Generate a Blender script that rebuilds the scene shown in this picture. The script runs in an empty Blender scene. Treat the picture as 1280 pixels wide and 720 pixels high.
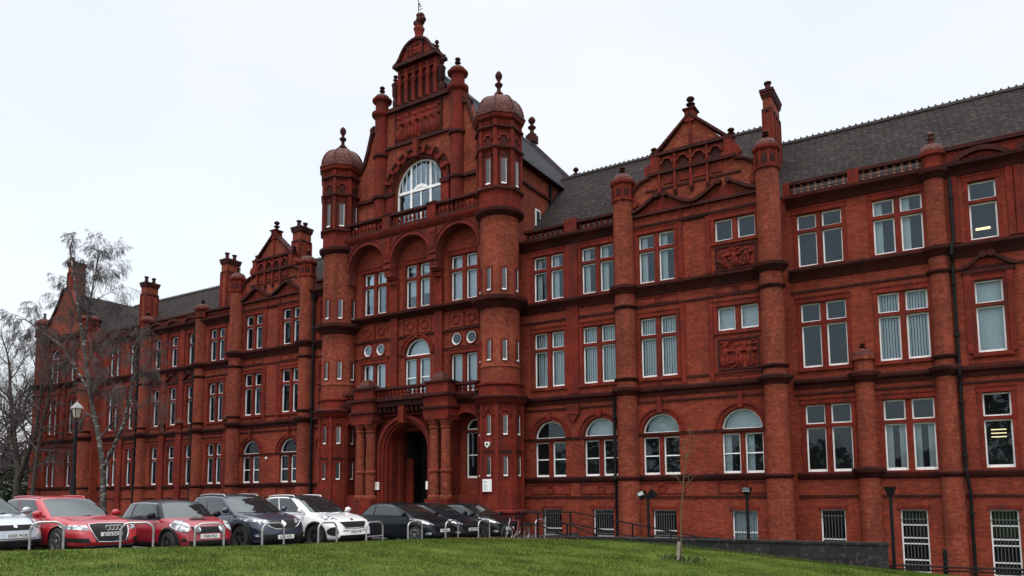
import bpy, bmesh, math, random
import numpy as np
from mathutils import Vector, Matrix, noise
from mathutils.bvhtree import BVHTree
R = math.radians
scene = bpy.context.scene
col = scene.collection
# ------------------------------------------------------------------ camera
def set_camera():
    yaw, pitch, roll = R(31.71), R(5.61), R(.4)
    fw = Vector((-math.sin(yaw)*math.cos(pitch), math.cos(yaw)*math.cos(pitch), math.sin(pitch)))
    rt = Vector((math.cos(yaw), math.sin(yaw), 0)); up = rt.cross(fw)
    rt2 = rt*math.cos(roll) - up*math.sin(roll); up2 = rt*math.sin(roll) + up*math.cos(roll)
    cd = bpy.data.cameras.new('camera'); co = bpy.data.objects.new('camera', cd); col.objects.link(co)
    m = Matrix((rt2, up2, -fw)).transposed().to_4x4(); m.translation = Vector((0, -30, 1.55))
    co.matrix_world = m
    cd.sensor_width = 36; cd.lens = 930/1280*36; cd.shift_y = (525-360)/1280
    cd.clip_start = .1; cd.clip_end = 2000
    scene.camera = co
set_camera()
# ------------------------------------------------------------------ sky and sun
SUN_EL, SUN_ROT = 62, 200
w = bpy.data.worlds.new('World'); scene.world = w; w.use_nodes = True
nt = w.node_tree; nt.nodes.clear()
out = nt.nodes.new('ShaderNodeOutputWorld')
sky = nt.nodes.new('ShaderNodeTexSky'); sky.sky_type = 'NISHITA'; sky.sun_disc = False
sky.sun_elevation = R(SUN_EL); sky.sun_rotation = R(SUN_ROT); sky.dust_density = 4
b1 = nt.nodes.new('ShaderNodeBackground'); b1.inputs[1].default_value = .05; nt.links.new(sky.outputs[0], b1.inputs[0])
tc = nt.nodes.new('ShaderNodeTexCoord'); mp = nt.nodes.new('ShaderNodeMapping'); mp.inputs['Scale'].default_value = (1, 1, 2.6)
nz = nt.nodes.new('ShaderNodeTexNoise'); nz.inputs['Scale'].default_value = 1.6; nz.inputs['Detail'].default_value = 5; nz.inputs['Roughness'].default_value = .5
cr = nt.nodes.new('ShaderNodeValToRGB')
cr.color_ramp.elements[0].position = .3; cr.color_ramp.elements[0].color = (.83, .855, .87, 1)
cr.color_ramp.elements[1].position = .72; cr.color_ramp.elements[1].color = (1.0, 1.0, .985, 1)
nt.links.new(tc.outputs['Generated'], mp.inputs[0]); nt.links.new(mp.outputs[0], nz.inputs[0]); nt.links.new(nz.outputs[0], cr.inputs[0])
b2 = nt.nodes.new('ShaderNodeBackground'); nt.links.new(cr.outputs[0], b2.inputs[0])
# overcast sky: brighter towards the zenith
sx = nt.nodes.new('ShaderNodeSeparateXYZ'); nt.links.new(tc.outputs['Generated'], sx.inputs[0])
zr = nt.nodes.new('ShaderNodeMapRange'); zr.interpolation_type = 'SMOOTHSTEP'; zr.inputs[1].default_value = .55; zr.inputs[2].default_value = 1.0; zr.inputs[3].default_value = .55; zr.inputs[4].default_value = 1.75
nt.links.new(sx.outputs[2], zr.inputs[0]); nt.links.new(zr.outputs[0], b2.inputs[1])
ad = nt.nodes.new('ShaderNodeAddShader'); nt.links.new(b1.outputs[0], ad.inputs[0]); nt.links.new(b2.outputs[0], ad.inputs[1])
nt.links.new(ad.outputs[0], out.inputs[0])
sd = bpy.data.lights.new('sun', 'SUN'); sd.energy = .6; sd.angle = R(25); sd.color = (1, .95, .88)
so = bpy.data.objects.new('sun', sd); col.objects.link(so)
# sun direction: from behind-right of the camera
so.rotation_euler = (R(90-SUN_EL), 0, R(180-SUN_ROT+0))
vs = scene.view_settings; vs.view_transform = 'Standard'; vs.look = 'None'; vs.gamma = 1; vs.use_curve_mapping = False; vs.exposure = .66
scene.render.engine = 'CYCLES'
# ------------------------------------------------------------------ materials
MATS = {}
def new_mat(name):
    m = bpy.data.materials.new(name); m.use_nodes = True; MATS[name] = m
    return m, m.node_tree, m.node_tree.nodes['Principled BSDF']
def plain(name, c, rough=.6, metal=0, spec=.5, coat=0, vary=0, vscale=3, bump=0):
    m, t, p = new_mat(name)
    p.inputs['Base Color'].default_value = (*c, 1); p.inputs['Roughness'].default_value = rough
    p.inputs['Metallic'].default_value = metal; p.inputs['Specular IOR Level'].default_value = spec if not 0 < coat < .3 else .2
    if coat: p.inputs['Coat Weight'].default_value = coat; p.inputs['Coat Roughness'].default_value = .04
    if vary or bump:
        g = t.nodes.new('ShaderNodeNewGeometry')
        n = t.nodes.new('ShaderNodeTexNoise'); n.inputs['Scale'].default_value = vscale; n.inputs['Detail'].default_value = 8
        t.links.new(g.outputs['Position'], n.inputs['Vector'])
        if vary:
            r = t.nodes.new('ShaderNodeValToRGB')
            r.color_ramp.elements[0].position = .3; r.color_ramp.elements[1].position = .7
            r.color_ramp.elements[0].color = (*[x*(1-vary) for x in c], 1); r.color_ramp.elements[1].color = (*[min(1, x*(1+vary)) for x in c], 1)
            t.links.new(n.outputs[0], r.inputs[0]); t.links.new(r.outputs[0], p.inputs['Base Color'])
        if bump:
            b = t.nodes.new('ShaderNodeBump'); b.inputs['Strength'].default_value = bump; b.inputs['Distance'].default_value = .02
            t.links.new(n.outputs[0], b.inputs['Height']); t.links.new(b.outputs[0], p.inputs['Normal'])
    return m
def math_node(t, op, a, b=None):
    n = t.nodes.new('ShaderNodeMath'); n.operation = op
    for i, v in enumerate((a, b)):
        if v is None: continue
        if isinstance(v, (int, float)): n.inputs[i].default_value = v
        else: t.links.new(v, n.inputs[i])
    return n.outputs[0]
def masonry(name, c1, c2, mortar, bw, bh, msize, soot=.35, rough=.85, sootc=(.035, .018, .016), bump=.5, light=None):
    """bricks in world metres, with patches of paler brick and black soot run down the wall"""
    m, t, p = new_mat(name); L = t.links
    g = t.nodes.new('ShaderNodeNewGeometry'); s = t.nodes.new('ShaderNodeSeparateXYZ'); L.new(g.outputs['Position'], s.inputs[0])
    c = t.nodes.new('ShaderNodeCombineXYZ')
    L.new(math_node(t, 'ADD', s.outputs[0], s.outputs[1]), c.inputs[0]); L.new(s.outputs[2], c.inputs[1])
    br = t.nodes.new('ShaderNodeTexBrick'); L.new(c.outputs[0], br.inputs['Vector'])
    br.inputs['Scale'].default_value = 1; br.inputs['Brick Width'].default_value = bw; br.inputs['Row Height'].default_value = bh
    br.inputs['Mortar Size'].default_value = msize; br.inputs['Mortar Smooth'].default_value = .3; br.inputs['Bias'].default_value = -.1
    br.inputs['Color1'].default_value = (*c1, 1); br.inputs['Color2'].default_value = (*c2, 1); br.inputs['Mortar'].default_value = (*mortar, 1)
    # broad patches
    n1 = t.nodes.new('ShaderNodeTexNoise'); n1.inputs['Scale'].default_value = .55; n1.inputs['Detail'].default_value = 7; n1.inputs['Roughness'].default_value = .65
    L.new(g.outputs['Position'], n1.inputs['Vector'])
    mr = t.nodes.new('ShaderNodeMapRange'); mr.inputs[1].default_value = .3; mr.inputs[2].default_value = .7; mr.inputs[3].default_value = .72; mr.inputs[4].default_value = 1.28
    L.new(n1.outputs[0], mr.inputs[0])
    hs = t.nodes.new('ShaderNodeHueSaturation'); L.new(br.outputs[0], hs.inputs['Color']); L.new(mr.outputs[0], hs.inputs['Value'])
    # fine mottling brick by brick
    n3 = t.nodes.new('ShaderNodeTexNoise'); n3.inputs['Scale'].default_value = 7; n3.inputs['Detail'].default_value = 4
    L.new(g.outputs['Position'], n3.inputs['Vector'])
    lp = t.nodes.new('ShaderNodeMapRange'); lp.inputs[1].default_value = .54; lp.inputs[2].default_value = .74; lp.inputs[3].default_value = 0; lp.inputs[4].default_value = .55
    L.new(n3.outputs[0], lp.inputs[0])
    mx0 = t.nodes.new('ShaderNodeMix'); mx0.data_type = 'RGBA'; L.new(lp.outputs[0], mx0.inputs[0]); L.new(hs.outputs[0], mx0.inputs[6])
    mx0.inputs[7].default_value = (*(light or [min(1, x*1.5) for x in c2]), 1)
    # soot streaks: noise squeezed in x,y and long in z
    mpn = t.nodes.new('ShaderNodeMapping'); mpn.inputs['Scale'].default_value = (2.2, 2.2, .35); L.new(g.outputs['Position'], mpn.inputs[0])
    n2 = t.nodes.new('ShaderNodeTexNoise'); n2.inputs['Scale'].default_value = 1; n2.inputs['Detail'].default_value = 9; n2.inputs['Roughness'].default_value = .7
    L.new(mpn.outputs[0], n2.inputs['Vector'])
    sr = t.nodes.new('ShaderNodeMapRange'); sr.inputs[1].default_value = .47; sr.inputs[2].default_value = .72; sr.inputs[3].default_value = 0; sr.inputs[4].default_value = soot*1.9
    L.new(n2.outputs[0], sr.inputs[0])
    mx = t.nodes.new('ShaderNodeMix'); mx.data_type = 'RGBA'; L.new(sr.outputs[0], mx.inputs[0]); L.new(mx0.outputs[2], mx.inputs[6]); mx.inputs[7].default_value = (*sootc, 1)
    L.new(mx.outputs[2], p.inputs['Base Color']); p.inputs['Roughness'].default_value = rough; p.inputs['Specular IOR Level'].default_value = .12
    bp = t.nodes.new('ShaderNodeBump'); bp.inputs['Strength'].default_value = bump; bp.inputs['Distance'].default_value = .01
    hh = math_node(t, 'SUBTRACT', n3.outputs[0], br.outputs['Fac']); L.new(hh, bp.inputs['Height']); L.new(bp.outputs[0], p.inputs['Normal'])
    return m
M_BRICK = masonry('red_brick', (.158, .0235, .0130), (.262, .047, .0245), (.150, .048, .033), .225, .075, .010, soot=.16)
M_BRICK2 = masonry('orange_brick', (.160, .0255, .0135), (.262, .053, .0265), (.16, .055, .037), .225, .075, .010, soot=.28, light=(.33, .125, .08))
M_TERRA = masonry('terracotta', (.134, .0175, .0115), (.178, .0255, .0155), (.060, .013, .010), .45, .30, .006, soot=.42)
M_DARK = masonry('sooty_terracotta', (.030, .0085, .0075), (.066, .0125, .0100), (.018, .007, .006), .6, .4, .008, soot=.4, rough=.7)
M_PINK = masonry('pale_terracotta', (.125, .028, .024), (.165, .038, .031), (.06, .017, .015), .3, .3, .008, soot=.3)
M_BALU = masonry('weathered_baluster', (.26, .14, .12), (.34, .20, .17), (.1, .05, .04), .3, .3, .008, soot=.35)
M_TILE = masonry('brown_roof_tile', (.020, .017, .018), (.040, .028, .026), (.011, .009, .009), .27, .16, .02, soot=.25, rough=.9, sootc=(.02, .02, .02), bump=1.0, light=(.11, .085, .08))
M_SLATE = masonry('grey_slate', (.024, .026, .030), (.036, .038, .044), (.010, .010, .011), .3, .2, .01, soot=.1, rough=.95, sootc=(.015, .015, .017), bump=.6)
M_DOME = masonry('dome_terracotta', (.085, .026, .021), (.120, .038, .030), (.04, .015, .012), .3, .22, .018, soot=.3, rough=.55, bump=.8, light=(.25, .14, .12))
M_STONE = masonry('dark_retaining_stone', (.024, .024, .025), (.038, .037, .036), (.018, .018, .018), .9, .45, .008, soot=.2, rough=.85, sootc=(.012, .012, .012), light=(.13, .12, .11))
M_RIDGE = plain('dark_ridge_tile', (.045, .036, .034), .8, vary=.3)
M_WHITE = plain('white_window_paint', (.86, .87, .86), .45, vary=.08, vscale=6)
M_BLACK = plain('black_iron', (.006, .006, .007), .6, spec=.2)
M_LEAD = plain('dull_lead', (.08, .085, .09), .5, vary=.3)
M_INT = plain('dark_room', (.012, .011, .011), .9)  # near-black: shade of unlit rooms and lobby is put into this colour
M_BLINDF = plain('blind_fabric', (.74, .80, .82), .9)
M_CURT = plain('pale_curtain', (.78, .82, .82), .9)
M_SIGN = plain('white_sign', (.82, .82, .81), .5)
M_BARS = plain('grey_bars', (.10, .105, .11), .6)
M_GALV = plain('galvanised_steel', (.42, .42, .42), .45, metal=.7, vary=.2, vscale=12)
M_RUBBER = plain('tyre_rubber', (.015, .015, .016), .75)
M_ALLOY = plain('alloy_rim', (.42, .43, .45), .3, metal=.85)
M_DALLOY = plain('dark_rim', (.12, .12, .13), .35, metal=.8)
M_CHROME = plain('chrome', (.75, .75, .76), .12, metal=1)
M_PLASTIC = plain('black_plastic', (.010, .010, .011), .7, spec=.25)
M_LAMP = plain('headlamp_glass', (.60, .63, .66), .12, spec=.8, coat=.6)
def _lampcells():
    t = M_LAMP.node_tree; p = t.nodes['Principled BSDF']; tcn = t.nodes.new('ShaderNodeTexCoord'); v = t.nodes.new('ShaderNodeTexVoronoi'); v.inputs['Scale'].default_value = 9; t.links.new(tcn.outputs['Object'], v.inputs['Vector'])
    r = t.nodes.new('ShaderNodeValToRGB'); r.color_ramp.elements[0].position = .25; r.color_ramp.elements[0].color = (.70, .74, .78, 1); r.color_ramp.elements[1].position = .62; r.color_ramp.elements[1].color = (.10, .11, .12, 1); t.links.new(v.outputs['Distance'], r.inputs[0]); t.links.new(r.outputs[0], p.inputs['Base Color'])
_lampcells()
M_PLATE = plain('plate_white', (.86, .86, .84), .5, spec=.2)
M_INK = plain('plate_black', (.01, .01, .01), .5)
M_AMBER = plain('amber_lens', (.5, .15, .02), .3)
M_WOODW = plain('pale_stake', (.24, .22, .18), .8, vary=.3, vscale=20)
M_KERB = plain('kerb_concrete', (.23, .22, .21), .85, vary=.25, vscale=4)
M_PAINTW = plain('road_paint', (.5, .5, .48), .7, vary=.3, vscale=8)
M_ROOMLAMP = plain('room_lamp', (1, .8, .4), .5)
_p = M_ROOMLAMP.node_tree.nodes['Principled BSDF']; _p.inputs['Emission Color'].default_value = (1, .78, .42, 1); _p.inputs['Emission Strength'].default_value = 1.1
def glass_mat(name, refl, tint=(.9, .94, .95), body=None, rough=.02, dirt=.10):
    m, t, p = new_mat(name); t.nodes.remove(p); L = t.links
    o = t.nodes['Material Output']
    gl = t.nodes.new('ShaderNodeBsdfGlossy'); gl.inputs['Roughness'].default_value = rough; gl.inputs['Color'].default_value = (.74, .88, 1, 1)
    tr = t.nodes.new('ShaderNodeBsdfTransparent'); tr.inputs['Color'].default_value = (*tint, 1)
    df = t.nodes.new('ShaderNodeBsdfDiffuse'); df.inputs['Color'].default_value = (*(body or (.15, .17, .19)), 1)
    m1 = t.nodes.new('ShaderNodeMixShader'); m1.inputs[0].default_value = dirt; L.new(tr.outputs[0], m1.inputs[1]); L.new(df.outputs[0], m1.inputs[2])
    fr = t.nodes.new('ShaderNodeFresnel'); fr.inputs['IOR'].default_value = refl
    m2 = t.nodes.new('ShaderNodeMixShader'); L.new(fr.outputs[0], m2.inputs[0]); L.new(m1.outputs[0], m2.inputs[1]); L.new(gl.outputs[0], m2.inputs[2])
    g = t.nodes.new('ShaderNodeNewGeometry'); n = t.nodes.new('ShaderNodeTexNoise'); n.inputs['Scale'].default_value = 1.3; L.new(g.outputs['Position'], n.inputs['Vector'])
    b = t.nodes.new('ShaderNodeBump'); b.inputs['Strength'].default_value = .03; b.inputs['Distance'].default_value = .1; L.new(n.outputs[0], b.inputs['Height'])
    L.new(b.outputs[0], gl.inputs['Normal'])
    L.new(m2.outputs[0], o.inputs[0]); return m
M_GLASS = glass_mat('window_glass', 1.40, dirt=.03)
M_CGLASS = glass_mat('car_glass', 1.8, tint=(.45, .5, .5), body=(.05, .06, .06), dirt=.05)
def paint(name, c, metal=.0, rough=.35, coat=1.0):
    return plain(name, c, rough, metal=metal, coat=coat)
# grass
def grass_mat():
    m, t, p = new_mat('lawn_grass'); L = t.links
    g = t.nodes.new('ShaderNodeNewGeometry')
    n = t.nodes.new('ShaderNodeTexNoise'); n.inputs['Scale'].default_value = .9; n.inputs['Detail'].default_value = 10; n.inputs['Roughness'].default_value = .75
    L.new(g.outputs['Position'], n.inputs['Vector'])
    r = t.nodes.new('ShaderNodeValToRGB'); e = r.color_ramp.elements
    e[0].position = .32; e[0].color = (.034, .056, .010, 1); e[1].position = .72; e[1].color = (.130, .120, .036, 1)
    k = e.new(.5); k.color = (.066, .098, .015, 1)
    k = e.new(.62); k.color = (.098, .122, .022, 1)
    L.new(n.outputs[0], r.inputs[0]); L.new(r.outputs[0], p.inputs['Base Color']); p.inputs['Roughness'].default_value = .9; p.inputs['Specular IOR Level'].default_value = .1
    return m
M_GRASS = grass_mat()
M_ASPHALT = plain('asphalt', (.055, .055, .057), .8, vary=.3, vscale=2.5, bump=.4)
M_PAVE = plain('path_paving', (.12, .115, .11), .85, vary=.25, vscale=2)
M_LEAF = plain('dead_leaf', (.16, .09, .035), .8, vary=.5, vscale=30)
M_BARK = plain('dark_bark', (.045, .038, .033), .9, vary=.4, vscale=10)
M_TWIG = plain('birch_twig', (.060, .046, .044), .9)
M_EVER = plain('evergreen_leaf', (.022, .034, .016), .7, vary=.4, vscale=2)
def birch_mat():
    m, t, p = new_mat('birch_bark'); L = t.links
    g = t.nodes.new('ShaderNodeNewGeometry'); mpn = t.nodes.new('ShaderNodeMapping'); mpn.inputs['Scale'].default_value = (3, 3, 7); L.new(g.outputs['Position'], mpn.inputs[0])
    n = t.nodes.new('ShaderNodeTexNoise'); n.inputs['Scale'].default_value = 1; n.inputs['Detail'].default_value = 6; L.new(mpn.outputs[0], n.inputs['Vector'])
    r = t.nodes.new('ShaderNodeValToRGB'); e = r.color_ramp.elements; e[0].position = .52; e[0].color = (.035, .03, .027, 1); e[1].position = .68; e[1].color = (.24, .23, .20, 1)
    L.new(n.outputs[0], r.inputs[0]); L.new(r.outputs[0], p.inputs['Base Color']); p.inputs['Roughness'].default_value = .85
    return m
M_BIRCH = birch_mat()
# ------------------------------------------------------------------ mesh builder
class MB:
    def __init__(s): s.v, s.f, s.m, s.mats, s.el, s.nm = [], [], [], [], [], None
    def mi(s, mat):
        if mat not in s.mats: s.mats.append(mat)
        return s.mats.index(mat)
    def add(s, vs, fs, mat=None, xf=None):
        o = len(s.v)
        if xf is not None: vs = [tuple(xf @ Vector(v)) for v in vs]
        s.v += [tuple(v) for v in vs]; s.f += [tuple(i+o for i in f) for f in fs]
        k = s.mi(mat) if mat is not None else 0
        s.m += [k]*len(fs); s.el.append((o, len(s.v), len(s.f)-len(fs), len(s.f), s.nm)); return s
    def box(s, x0, x1, y0, y1, z0, z1, mat=None, xf=None):
        if x0 > x1: x0, x1 = x1, x0
        if y0 > y1: y0, y1 = y1, y0
        if z0 > z1: z0, z1 = z1, z0
        vs = [(x0,y0,z0),(x1,y0,z0),(x1,y1,z0),(x0,y1,z0),(x0,y0,z1),(x1,y0,z1),(x1,y1,z1),(x0,y1,z1)]
        return s.add(vs, [(0,3,2,1),(4,5,6,7),(0,1,5,4),(1,2,6,5),(2,3,7,6),(3,0,4,7)], mat, xf)
    def lathe(s, cx, cy, prof, n=20, rot=0, mat=None, a0=0, a1=360, xf=None, sx=1, sy=1, caps=True):
        full = abs(a1-a0) >= 359.9; k = n if full else n+1
        vs = []
        for r, z in prof:
            for i in range(k):
                a = R(rot + a0 + (a1-a0)*i/n)
                vs.append((cx+r*math.sin(a)*sx, cy-r*math.cos(a)*sy, z))
        fs = []
        for j in range(len(prof)-1):
            for i in range(n):
                i2 = (i+1) % k
                fs.append((j*k+i, j*k+i2, (j+1)*k+i2, (j+1)*k+i))
        if full and caps:
            if prof[0][0] > 1e-4: fs.append(tuple(range(k-1, -1, -1)))
            if prof[-1][0] > 1e-4: fs.append(tuple((len(prof)-1)*k+i for i in range(k)))
        return s.add(vs, fs, mat, xf)
    def extr(s, poly, a0, a1, axis='y', mat=None, xf=None):
        """polygon extruded; axis y: poly is (x,z) counter-clockwise seen from -Y; axis x: poly is (y,z)"""
        n = len(poly)
        if axis == 'y': vs = [(p[0], a0, p[1]) for p in poly] + [(p[0], a1, p[1]) for p in poly]
        elif axis == 'x': vs = [(a0, p[0], p[1]) for p in poly] + [(a1, p[0], p[1]) for p in poly]
        else: vs = [(p[0], p[1], a0) for p in poly] + [(p[0], p[1], a1) for p in poly]
        fs = [tuple(range(n)), tuple(range(2*n-1, n-1, -1))] + [(i, i+n, (i+1) % n+n, (i+1) % n) for i in range(n)]
        return s.add(vs, fs, mat, xf)
    def tube(s, pts, rad, n=6, mat=None, xf=None, caps=True):
        pts = [Vector(p) for p in pts]
        if not isinstance(rad, (list, tuple)): rad = [rad]*len(pts)
        vs = []; prev = None
        for i, p in enumerate(pts):
            d = (pts[min(i+1, len(pts)-1)] - pts[max(i-1, 0)])
            if d.length < 1e-9: d = Vector((0, 0, 1))
            d.normalize()
            if prev is None: a = d.orthogonal().normalized()
            else:
                a = prev - d*prev.dot(d)
                if a.length < 1e-6: a = d.orthogonal()
                a.normalize()
            prev = a; b = d.cross(a)
            for k in range(n):
                t = 2*math.pi*k/n; vs.append(p + (a*math.cos(t)+b*math.sin(t))*rad[i])
        fs = []
        for i in range(len(pts)-1):
            for k in range(n): fs.append((i*n+k, i*n+(k+1) % n, (i+1)*n+(k+1) % n, (i+1)*n+k))
        if caps: fs += [tuple(range(n-1, -1, -1)), tuple((len(pts)-1)*n+k for k in range(n))]
        return s.add(vs, fs, mat, xf)
    def ring(s, cx, cz, r0, r1, y0, y1, a0=0, a1=180, n=20, mat=None, xf=None):
        """arch band in the XZ plane, angles from +X counter-clockwise"""
        vs = []
        for i in range(n+1):
            a = R(a0+(a1-a0)*i/n); c_, s_ = math.cos(a), math.sin(a)
            for r, y in ((r0, y0), (r1, y0), (r1, y1), (r0, y1)): vs.append((cx+r*c_, y, cz+r*s_))
        fs = []
        for i in range(n):
            for k in range(4): fs.append((i*4+k, (i+1)*4+k, (i+1)*4+(k+1) % 4, i*4+(k+1) % 4))
        if abs(a1-a0) < 359.9: fs += [(0, 1, 2, 3), (n*4+3, n*4+2, n*4+1, n*4)]
        return s.add(vs, fs, mat, xf)
    def build(s, name, mat=None, parent=None, smooth=35, world=False):
        me = bpy.data.meshes.new(name); me.from_pydata(s.v, [], s.f)
        ms = s.mats or ([mat] if mat else [])
        if not s.mats and mat: s.m = [0]*len(s.f)
        if s.mats and mat and mat not in s.mats: pass
        for m_ in ms: me.materials.append(m_)
        me.polygons.foreach_set('material_index', s.m)
        bm = bmesh.new(); bm.from_mesh(me); bmesh.ops.recalc_face_normals(bm, faces=bm.faces); bm.to_mesh(me); bm.free()
        if smooth:
            me.polygons.foreach_set('use_smooth', [True]*len(me.polygons)); me.set_sharp_from_angle(angle=R(smooth))
        o = bpy.data.objects.new(name, me); col.objects.link(o)
        if parent is not None:
            o.parent = parent
            if world: o.matrix_parent_inverse = Matrix.Translation(-parent.location)
        return o
def tag(o, label=None, cat=None, group=None, kind=None):
    if label: o['label'] = label
    if cat: o['category'] = cat
    if group: o['group'] = group
    if kind: o['kind'] = kind
    return o
def empty(name, loc, rz=0):
    o = bpy.data.objects.new(name, None); col.objects.link(o); o.location = loc; o.rotation_euler = (0, 0, rz); o.empty_display_size = .3
    return o
def copy_tree(o, parent=None):
    c = o.copy(); col.objects.link(c)
    if parent is not None: c.parent = parent
    for ch in list(o.children): copy_tree(ch, c)
    return c
def arch_pts(x0, x1, z0, zs, n=16):
    r = (x1-x0)/2; cx = (x0+x1)/2
    return [(x0, z0), (x1, z0)] + [(cx+r*math.cos(math.pi*i/n), zs+r*math.sin(math.pi*i/n)) for i in range(n+1)]
def opening_pts(o):
    k = o[0]
    if k == 'rect': _, x0, x1, z0, z1 = o; return [(x0, z0), (x1, z0), (x1, z1), (x0, z1)]
    if k == 'arch': _, x0, x1, z0, zs = o; return arch_pts(x0, x1, z0, zs)
    if k == 'circ': _, cx, cz, r = o; return [(cx+r*math.cos(2*math.pi*i/24), cz+r*math.sin(2*math.pi*i/24)) for i in range(24)]
    if k == 'poly': return o[1]
def poly_wall(name, outline, holes, y0, y1, mat, parent, back=False, world=True, xf=None):
    """flat wall facing -Y with true openings; reveals run back from y0 to y1"""
    bm = bmesh.new(); loops = [outline] + [opening_pts(h) for h in holes]; es = []; rings = []
    for lp in loops:
        vs = [bm.verts.new((x, y0, z)) for x, z in lp]; rings.append(vs)
        for i in range(len(vs)): es.append(bm.edges.new((vs[i], vs[(i+1) % len(vs)])))
    bmesh.ops.triangle_fill(bm, use_beauty=True, use_dissolve=False, edges=es, normal=(0, -1, 0))
    for f in bm.faces:
        f.normal_update()
        if f.normal.y > 0: f.normal_flip()
    for vs in rings:
        bk = [bm.verts.new((v.co.x, y1, v.co.z)) for v in vs]
        n = len(vs)
        for i in range(n):
            bm.faces.new((vs[i], bk[i], bk[(i+1) % n], vs[(i+1) % n]))
        if back and vs is rings[0] and not holes: bm.faces.new(bk)
    if xf is not None: bm.transform(xf)
    bmesh.ops.recalc_face_normals(bm, faces=bm.faces)
    me = bpy.data.meshes.new(name); bm.to_mesh(me); bm.free(); me.materials.append(mat)
    o = bpy.data.objects.new(name, me); col.objects.link(o); o.parent = parent
    if world: o.matrix_parent_inverse = Matrix.Translation(-parent.location)
    return o
SUN_AZ = 160
sky.sun_rotation = R(SUN_AZ); so.rotation_euler = (R(90-SUN_EL), 0, R(180-SUN_AZ))
# ================================================================== ground
def road_z(x, y):
    t = .6*(x+23.3)+.8*(y+18.8); return .2-.034*min(max(t, -3), 14)
# crest of the lawn just in front of the cycle stands: (x, y, z)
CREST = [(-46, -68, .6), (-19.6, -24.3, .38), (-18.4, -22, .36), (-17.75, -21, .35), (-16.75, -19.4, .33), (-15.95, -18, .29), (-15.78, -16.2, .22), (-15.7, -14.3, .17), (-15.65, -12.3, .12), (-15.67, -10.3, .04), (-15.7, -8.2, -.05), (-15.45, -7.0, -.09), (-14.9, -6.3, -.10)]
EDGE = [(p[0], p[1]) for p in CREST]
WALL0, WALL1 = Vector((-12.2, -6.85)), Vector((-2.2, -6.0))
def crest(y, k):
    for a, b in zip(CREST, CREST[1:]):
        if a[1] <= y <= b[1]: return a[k]+(b[k]-a[k])*(y-a[1])/(b[1]-a[1])
    return CREST[-1][k] if y > -10 else CREST[0][k]
def lawn_z(x, y):
    rx, ry = x+23.3, y+18.8; s = .8*rx-.6*ry; t = .6*rx+.8*ry; d = max(x-crest(y, 0), 0)
    ze = crest(y, 2)
    return ze*math.exp(-d/7.0) - .0056*max(s-3.5, 0)*max(t-5, 0)*(1-math.exp(-d/2.5))*1.1
def edge_x(y):
    for a, b in zip(EDGE, EDGE[1:]):
        if a[1] <= y <= b[1]: return a[0]+(b[0]-a[0])*(y-a[1])/(b[1]-a[1])
    return None
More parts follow.
